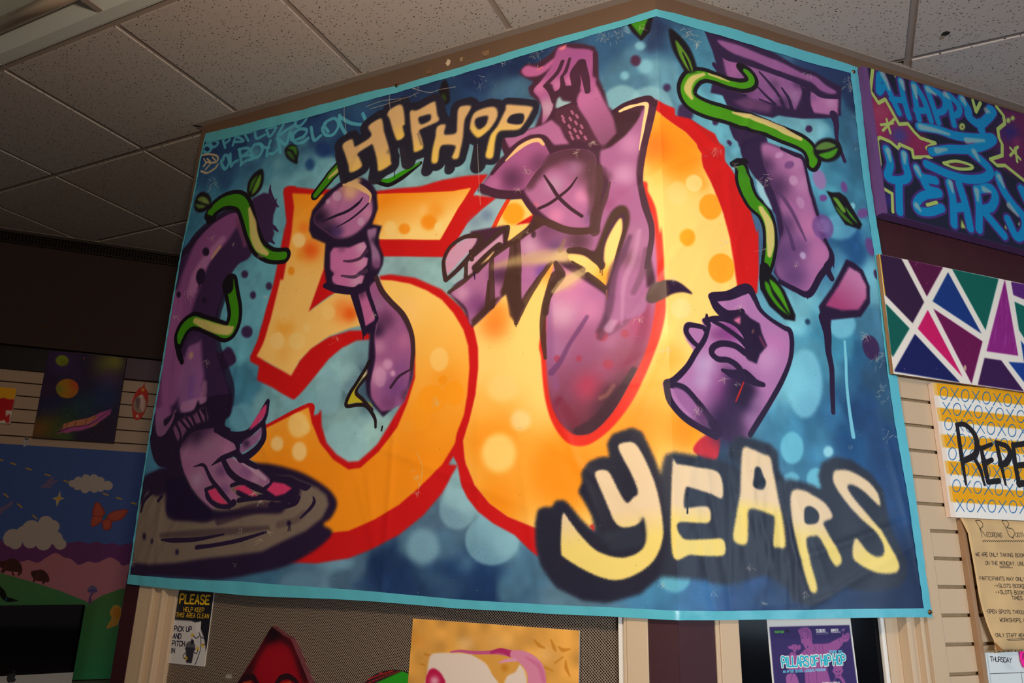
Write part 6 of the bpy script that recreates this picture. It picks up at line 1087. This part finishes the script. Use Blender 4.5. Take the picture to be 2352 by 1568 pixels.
for x, y, a in [(0,288,.3),(155,335,.3),(340,398,.3),(566,470,.3),(795,548,.35),(1265,702,.35),(1425,750,.3),(1605,812,.3),(70,715,.7),(235,838,.7),(415,975,.7)]: c.line([(x*.19129-6*math.cos(a), 1000+y*.19129-6*math.sin(a)), (x*.19129+6*math.cos(a), 1000+y*.19129+6*math.sin(a))], 3.2, (190,146,60), .6)
BF = (176,78,60)
for p in ["1120,870 1135,810 1180,800 1230,860 1262,930 1230,970 1120,965 1105,900","1110,965 1225,975 1220,1030 1120,1095 1085,1060 1100,1000","1275,975 1350,910 1480,885 1535,900 1500,960 1460,1005 1350,1030 1290,1000","1230,1020 1285,990 1345,1025 1320,1125 1245,1130 1225,1070"]: c.fill("D2 "+p, (150,50,46), .7); 
for p in ["1130,880 1150,820 1185,815 1240,920 1220,960 1125,950","1120,975 1215,980 1205,1030 1120,1080 1095,1055","1290,970 1370,915 1500,895 1520,910 1450,990 1350,1018","1240,1030 1285,1005 1330,1035 1310,1110 1250,1115"]: c.fill("D2 "+p, BF, .7)
c.line("D2 1240,1005 1275,945", [24,26], (20,110,160), .7)
c.fill("D2 720,660 728,740 775,752 715,775 680,855 668,770 620,752 690,735", (190,180,150), .8, sm=False); c.fill("D2 715,690 722,742 755,752 708,768 685,830 678,765 640,752 696,740", (196,150,70), .7, sm=False)
for p in ["490,605 560,570 640,540 700,535 650,575 610,600 620,650 585,625 500,625","540,580 590,520 655,490 610,555","-60,900 40,850 160,780 120,850 40,905 20,950 -40,920"]: c.fill("D2 "+p, (112,96,136), .8)
BR_ = (70,36,34)
for p in ["0,150 60,140 120,110 180,115 240,170 262,240 250,290 205,325 215,270 150,265 170,320 135,300 140,265 60,255 45,285 5,270 25,225 -30,200 -60,160","360,262 400,255 470,240 520,255 565,310 578,370 555,395 540,380 500,418 490,380 420,370 380,390 390,345 370,320 362,290"]: c.fill("D3 "+p, BR_, .8, sm=False)
for p in ["75,150 65,210 20,245","445,265 430,325 390,365","255,265 200,310"]: c.line("D3 "+p, 5, (120,74,64), .6)
c.fill("D3 1022,500 1035,455 1080,425 1125,455 1132,500 1085,515", (96,92,140), .7); c.line("D3 1030,495 1080,485 1125,495", 14, (74,60,120), .6); c.line("D3 1078,515 1050,560 1050,620", [26,24,40], (100,70,120), .8)
c.fill("D3 1310,680 1350,655 1400,670 1425,740 1400,870 1330,905 1245,930 1260,880 1300,810 1280,750", (186,140,60), .8); c.fill("D3 1320,720 1360,690 1400,720 1395,810 1350,800 1330,770", (190,124,30), .8); c.line("D3 1390,880 1405,820", 20, (40,70,150), .8)
c.line("D3 -40,440 20,510 60,580 120,595 210,603", [60,70,50,50,6], (12,14,18), .8); c.line("D3 60,600 72,575", 14, (20,110,170), .6)
mural = fin()
c, fin = art('canvas_painting', 'dark galaxy canvas with two planets and a feather on the far wall', 'painting', PB, "D1 650,145 1690,240 1515,1372 430,1300", .013, .038, 800, (34,18,60), mat('black_canvas_edge', (14,10,18), .6))
for x, y, r, k, op in [(830,290,260,(70,44,110),.8),(1450,330,260,(110,110,40),.95),(1540,290,130,(136,130,50),.8),(1450,540,200,(84,50,100),.8),(1400,760,260,(20,50,110),.8),(700,900,260,(26,34,90),.8),(1100,900,260,(16,70,90),.8),(900,1050,220,(30,70,50),.8),(620,1180,260,(100,84,20),.95),(800,1230,200,(70,90,30),.8),(480,1200,160,(130,80,20),.8),(1380,1200,220,(30,12,54),.9),(640,650,160,(56,20,64),.8),(1000,500,180,(50,24,84),.7),(880,1290,130,(60,96,40),.7)]: c.blob('D1', x, y, r, k, op)
c.dot(828,277,86,72,(124,144,30),1.2,fr='D1'); c.blob('D1',850,310,60,(100,100,20),.6); c.dot(897,650,150,130,(176,128,24),1.2,fr='D1'); c.setclip("D1 747,650 790,560 897,520 1010,560 1047,650 1000,740 897,780 790,740"); c.blob('D1',1020,590,120,(200,70,24),.95); c.blob('D1',780,660,80,(110,130,40),.8); c.blob('D1',960,740,70,(190,90,20),.7); c.setclip()
c.fill("D1 740,1255 820,1190 900,1110 1000,1080 1200,1040 1330,970 1490,920 1470,990 1380,1060 1200,1170 1080,1210 960,1220 880,1250 850,1230", (176,78,150), .9, sm=False); c.fill("D1 830,1180 850,1120 1000,1075 1150,1050 1290,1000 1290,1050 1150,1130 1000,1150", (196,122,84), 1, sm=False); c.fill("D1 1180,1160 1330,1090 1250,1150", (190,120,84), 1)
c.line("D1 770,1230 950,1165 1180,1130 1330,1040 1470,935", [16,10,10,8,4], (60,20,60), .6)
for p in ["880,1165 900,1110","990,1145 1020,1085","1130,1130 1160,1060","1240,1060 1280,1010","790,1170 770,1100"]: c.line("D1 "+p, 6, (50,20,50), .6)
for _ in range(60): c.dot(rng.uniform(560, 1400), rng.uniform(700, 1290), 5, 5, (120,140,60), .6, .8, fr='D1')
c.dot(1118,248,10,10,(190,90,70),.7,fr='D1')
gal = fin()
c, fin = art('canvas_painting', 'small canvas of dripping red and yellow paint at the frame edge', 'painting', PB, "D1 -300,600 222,652 130,1120 -400,1090", .002, .02, 800, (220,210,200), M_WHITE)
c.fill("D1 -400,580 225,650 190,800 120,795 40,775 -50,800 -400,770", (236,170,20), 1, sm=False); c.fill("D1 -400,770 -50,800 40,772 120,795 190,795 165,940 70,940 80,1040 100,1000 130,990 120,1110 80,1105 50,1060 20,1080 -400,1060", (190,12,20), 1, sm=False)
ryc = fin()
c, fin = art('feather_ornament', 'red feather-shaped wall ornament with yellow star and white charm', 'ornament', PB, "D1 1925,560 1930,630 1975,700 1975,790 1965,870 1930,960 1880,1050 1815,1075 1775,1030 1760,920 1765,820 1800,720 1850,650 1905,625", .0, .008, 900, (190,38,30), mat('red_felt', (180,36,30), .8))
c.fill("D1 1865,745 1945,800 1950,870 1920,955 1860,975 1800,950 1775,880 1800,790", (150,128,108), .9); c.fill("D1 1850,765 1890,725 1915,760 1900,770", (206,206,196), .8); c.fill("D1 1870,775 1925,780 1930,900 1905,960 1870,900", (206,170,166), .9); c.fill("D1 1810,790 1860,780 1865,850 1830,930 1820,860", (110,84,90), .9)
c.fill("D1 1908,640 1916,656 1936,660 1920,672 1922,690 1906,680 1888,688 1894,670 1880,656 1900,655", (224,180,40), .7, sm=False); c.fill("D1 1830,990 1840,1006 1860,1010 1846,1022 1848,1040 1832,1030 1812,1038 1818,1020 1804,1008 1822,1005", (226,200,180), .7, sm=False)
fea = fin()
# clip that holds the mural
hk = tag(prism('clip', PB, [tuple(v) for v in PB.uv(pts("D2 285,60 345,50 345,120 325,125 325,85 315,85 310,135 285,135"))], .0, .009, mat('clear_plastic', (200,200,204), .2, alpha=.7), None, .0008), 'small clear plastic clip on the slat wall above the mural', 'clip')
bm = bmesh.new(); bmesh.ops.create_uvsphere(bm, u_segments=14, v_segments=10, radius=.009); me = bpy.data.meshes.new('pin'); bm.to_mesh(me); bm.free(); pn = link('pin_head', me, mat('chrome', (220,220,220), .12, metal=1), hk); q = PB.uv([(330*.19129, 1000+35*.19129)])[0]; pn.location = PB.pt(q[0], q[1], .012)
# ------------------------------------------------------------------ computer and desk
MU = np.array([.5505, .8348, 0]); MN = np.array([.8348, -.5505, 0])
PM = Plane((-3.380, 2.485, 0), MU, MN)
pm = PM.uv(pts("197,1390 188,1384 176,1535 170,1566 0,1387 0,1542 29,1559")); ur = pm[0, 0]; zt_ = 1.153; 
GW, GH, CH = .528, .299, .068
u1 = .0; u0 = -GW; zb_ = zt_-GH
def rr(u0, z0, u1, z1, r, corners=(1, 1, 1, 1)):
    P = []
    for (cx, cz, a0), on in zip([(u1-r, z0+r, -PI/2), (u1-r, z1-r, 0), (u0+r, z1-r, PI/2), (u0+r, z0+r, PI)], corners):
        if on: P += [(cx+r*math.cos(a0+t), cz+r*math.sin(a0+t)) for t in np.linspace(0, PI/2, 7)]
        else: P.append((u1 if a0 in (-PI/2, 0) else u0, z0 if a0 in (-PI/2, PI) else z1))
    return P
M_ALU = mat('aluminium', (176,176,172), .35, metal=.6, spec=.5); M_SCR = mat('screen_glass', (5,5,8), .05, .6)
cmp_ = empty('desktop_computer', tuple(PM.pt(u0/2, .75)), 'large all-in-one desktop computer with black screen before the mural', 'computer')
sc_ = prism('screen', PM, rr(u0, zb_, u1, zt_, .012, (0, 1, 1, 0)), -.006, 0, M_SCR); ch = prism('chin', PM, rr(u0, zb_-CH, u1, zb_-.0005, .012, (1, 0, 0, 1)), -.006, 0, M_ALU); bk = prism('back_shell', PM, rr(u0+.004, zb_-CH+.004, u1-.004, zt_-.004, .012), -.03, -.0065, M_ALU, None, .006)
nk = prism('stand', PM, rect(u0/2-.09, .765, u0/2+.09, zb_-CH+.1), -.09, -.08, M_ALU, None, .003); ft = prism('stand_foot', PM, rect(u0/2-.1, .757, u0/2+.1, .765), -.10, .09, M_ALU, None, .002)
adopt(cmp_, sc_, ch, bk, nk, ft)
lq = PM.uv([(27, 1556)])[0]; s = .00022*1.15; M_LOGO = mat('logo_black', (22,22,30), .3)
body = [(0,62),(-30,70),(-62,50),(-75,10),(-68,-35),(-40,-75),(-15,-80),(0,-72),(18,-80),(45,-72),(70,-35),(50,-15),(44,10),(50,32),(68,46),(50,64),(25,70)]
P_ = smooth(np.array(body), True, 4); lg = prism('logo', PM, [(lq[0]+x*s, lq[1]+y*s) for x, y in P_], 0, .0006, M_LOGO); P2 = smooth(np.array([(-2,78),(2,100),(22,118),(30,122),(28,100),(12,82)]), True, 4); lf = prism('logo_leaf', PM, [(lq[0]+x*s, lq[1]+y*s) for x, y in P2], 0, .0006, M_LOGO)
for o in (lg, lf): o.parent = ch
dk = prism('desk', PB, rect(-1.6, .70, 1.45, .757), .007, .75, mat('desk_top', (120,110,104), .5), None, .003); tag(dk, 'grey desktop running under the far wall mural', 'desk')
for u in (-1.4, .1, 1.35): prism('leg', PB, rect(u, 0, u+.05, .70), .62, .67, M_BLACK, dk, .002)
# ------------------------------------------------------------------ ceiling light with bare tubes, switched off
LX0, LX1, LY0, LY1 = GX0+T*10+.014, GX0+T*12-.014, GY0+T*10+.014, GY0+T*11-.014
M_ENM = mat('white_enamel', (190,196,192), .35, .5); M_TUBE = mat('tube_glass', (226,206,180), .3, .5)
lf = empty('ceiling_light', ((LX0+LX1)/2, (LY0+LY1)/2, CEIL+.06), 'recessed ceiling light with bare unlit tubes', 'light')
ym = (LY0+LY1)/2; zc = CEIL+.115
def quad(name, a, b, c_, d, m): return mesh(name, [a, b, c_, d], [(0, 1, 2, 3)], m)
pan = mesh('housing', [(LX0,LY0,CEIL),(LX1,LY0,CEIL),(LX1,LY1,CEIL),(LX0,LY1,CEIL),(LX0,LY0,zc),(LX1,LY0,zc),(LX1,LY1,zc),(LX0,LY1,zc)], [(4,5,6,7),(0,4,5,1),(2,6,7,3),(1,5,6,2),(0,3,7,4)], M_ENM); so = pan.modifiers.new('s', 'SOLIDIFY'); so.thickness = .002
parts = [pan]
for y0, y1, z0, z1 in [(LY1-.002, LY1-.075, CEIL+.001, CEIL+.045), (LY0+.002, LY0+.075, CEIL+.001, CEIL+.045)]:
    o = mesh('reflector', [(LX0+.002,y0,z0),(LX1-.002,y0,z0),(LX1-.002,(y0+y1)/2,z0+.004),(LX0+.002,(y0+y1)/2,z0+.004),(LX1-.002,y1,z1),(LX0+.002,y1,z1)], [(0,1,2,3),(3,2,4,5)], M_ENM); parts.append(o)
o = mesh('ballast_cover', [(LX0+.002,ym-.07,zc-.003),(LX1-.002,ym-.07,zc-.003),(LX1-.002,ym-.03,zc-.055),(LX0+.002,ym-.03,zc-.055),(LX1-.002,ym+.03,zc-.055),(LX0+.002,ym+.03,zc-.055),(LX1-.002,ym+.07,zc-.003),(LX0+.002,ym+.07,zc-.003)], [(0,1,2,3),(3,2,4,5),(5,4,6,7)], M_ENM); parts.append(o)
for y in (LY0+.105, LY1-.105):
    tb = tube('tube', [(LX0+.02, y, CEIL+.046), (LX1-.02, y, CEIL+.046)], .024, M_TUBE, None, 20); parts.append(tb)
for x in (LX0+.012, LX1-.012): parts.append(bx('lamp_holder', (x-.010, ym-.22, CEIL+.03), (x+.010, ym+.22, CEIL+.08), M_ENM, None, .002))
adopt(lf, *parts)
# damage in the tile above the right-hand canvas
hq = hit(pts("c 1590,215 1600,195 1625,185 1650,190 1640,205 1610,218"), (0, 0, CEIL), (0, 0, 1)); 
dmg = mesh('tile_hole', [(p[0], p[1], CEIL-.0012) for p in hq], [tuple(range(len(hq)))], mat('hole_dark', (18,14,14), .95), ceil)
hq = hit(pts("c 1580,225 1596,212 1625,212 1605,230 1590,236"), (0, 0, CEIL), (0, 0, 1)); mesh('torn_flap', [(p[0], p[1], CEIL-.0016) for p in hq], [tuple(range(len(hq)))], mat('torn_paper', (150,130,110), .95), ceil)

# scraps of old tape left on the brown fascia above the banner
for k, (p, lab) in enumerate([("b 585,385 600,355 615,365 612,385 598,400", 'cream torn tape scrap on the brown fascia above the banner'), ("b 670,350 690,343 688,368 674,372", 'clear shiny tape scrap on the brown fascia above the banner'), ("b 460,430 505,415 500,440 470,448", 'dull tape scrap at the left end of the fascia residue'), ("b 800,315 850,300 845,335 815,340", 'wide clear tape scrap at the right end of the fascia residue')]):
    P = [tuple(v) for v in PL.uv(pts(p))]; ar = sum(P[i][0]*P[(i+1) % len(P)][1]-P[(i+1) % len(P)][0]*P[i][1] for i in range(len(P)))
    tag(prism('tape_scrap', PL, P if ar > 0 else P[::-1], .0005, .003, mat('tape_scrap', [(196,176,146), (150,124,96), (112,84,62), (128,98,72)][k], [.6, .15, .3, .2][k], .6), None, .0008), lab, 'tape')
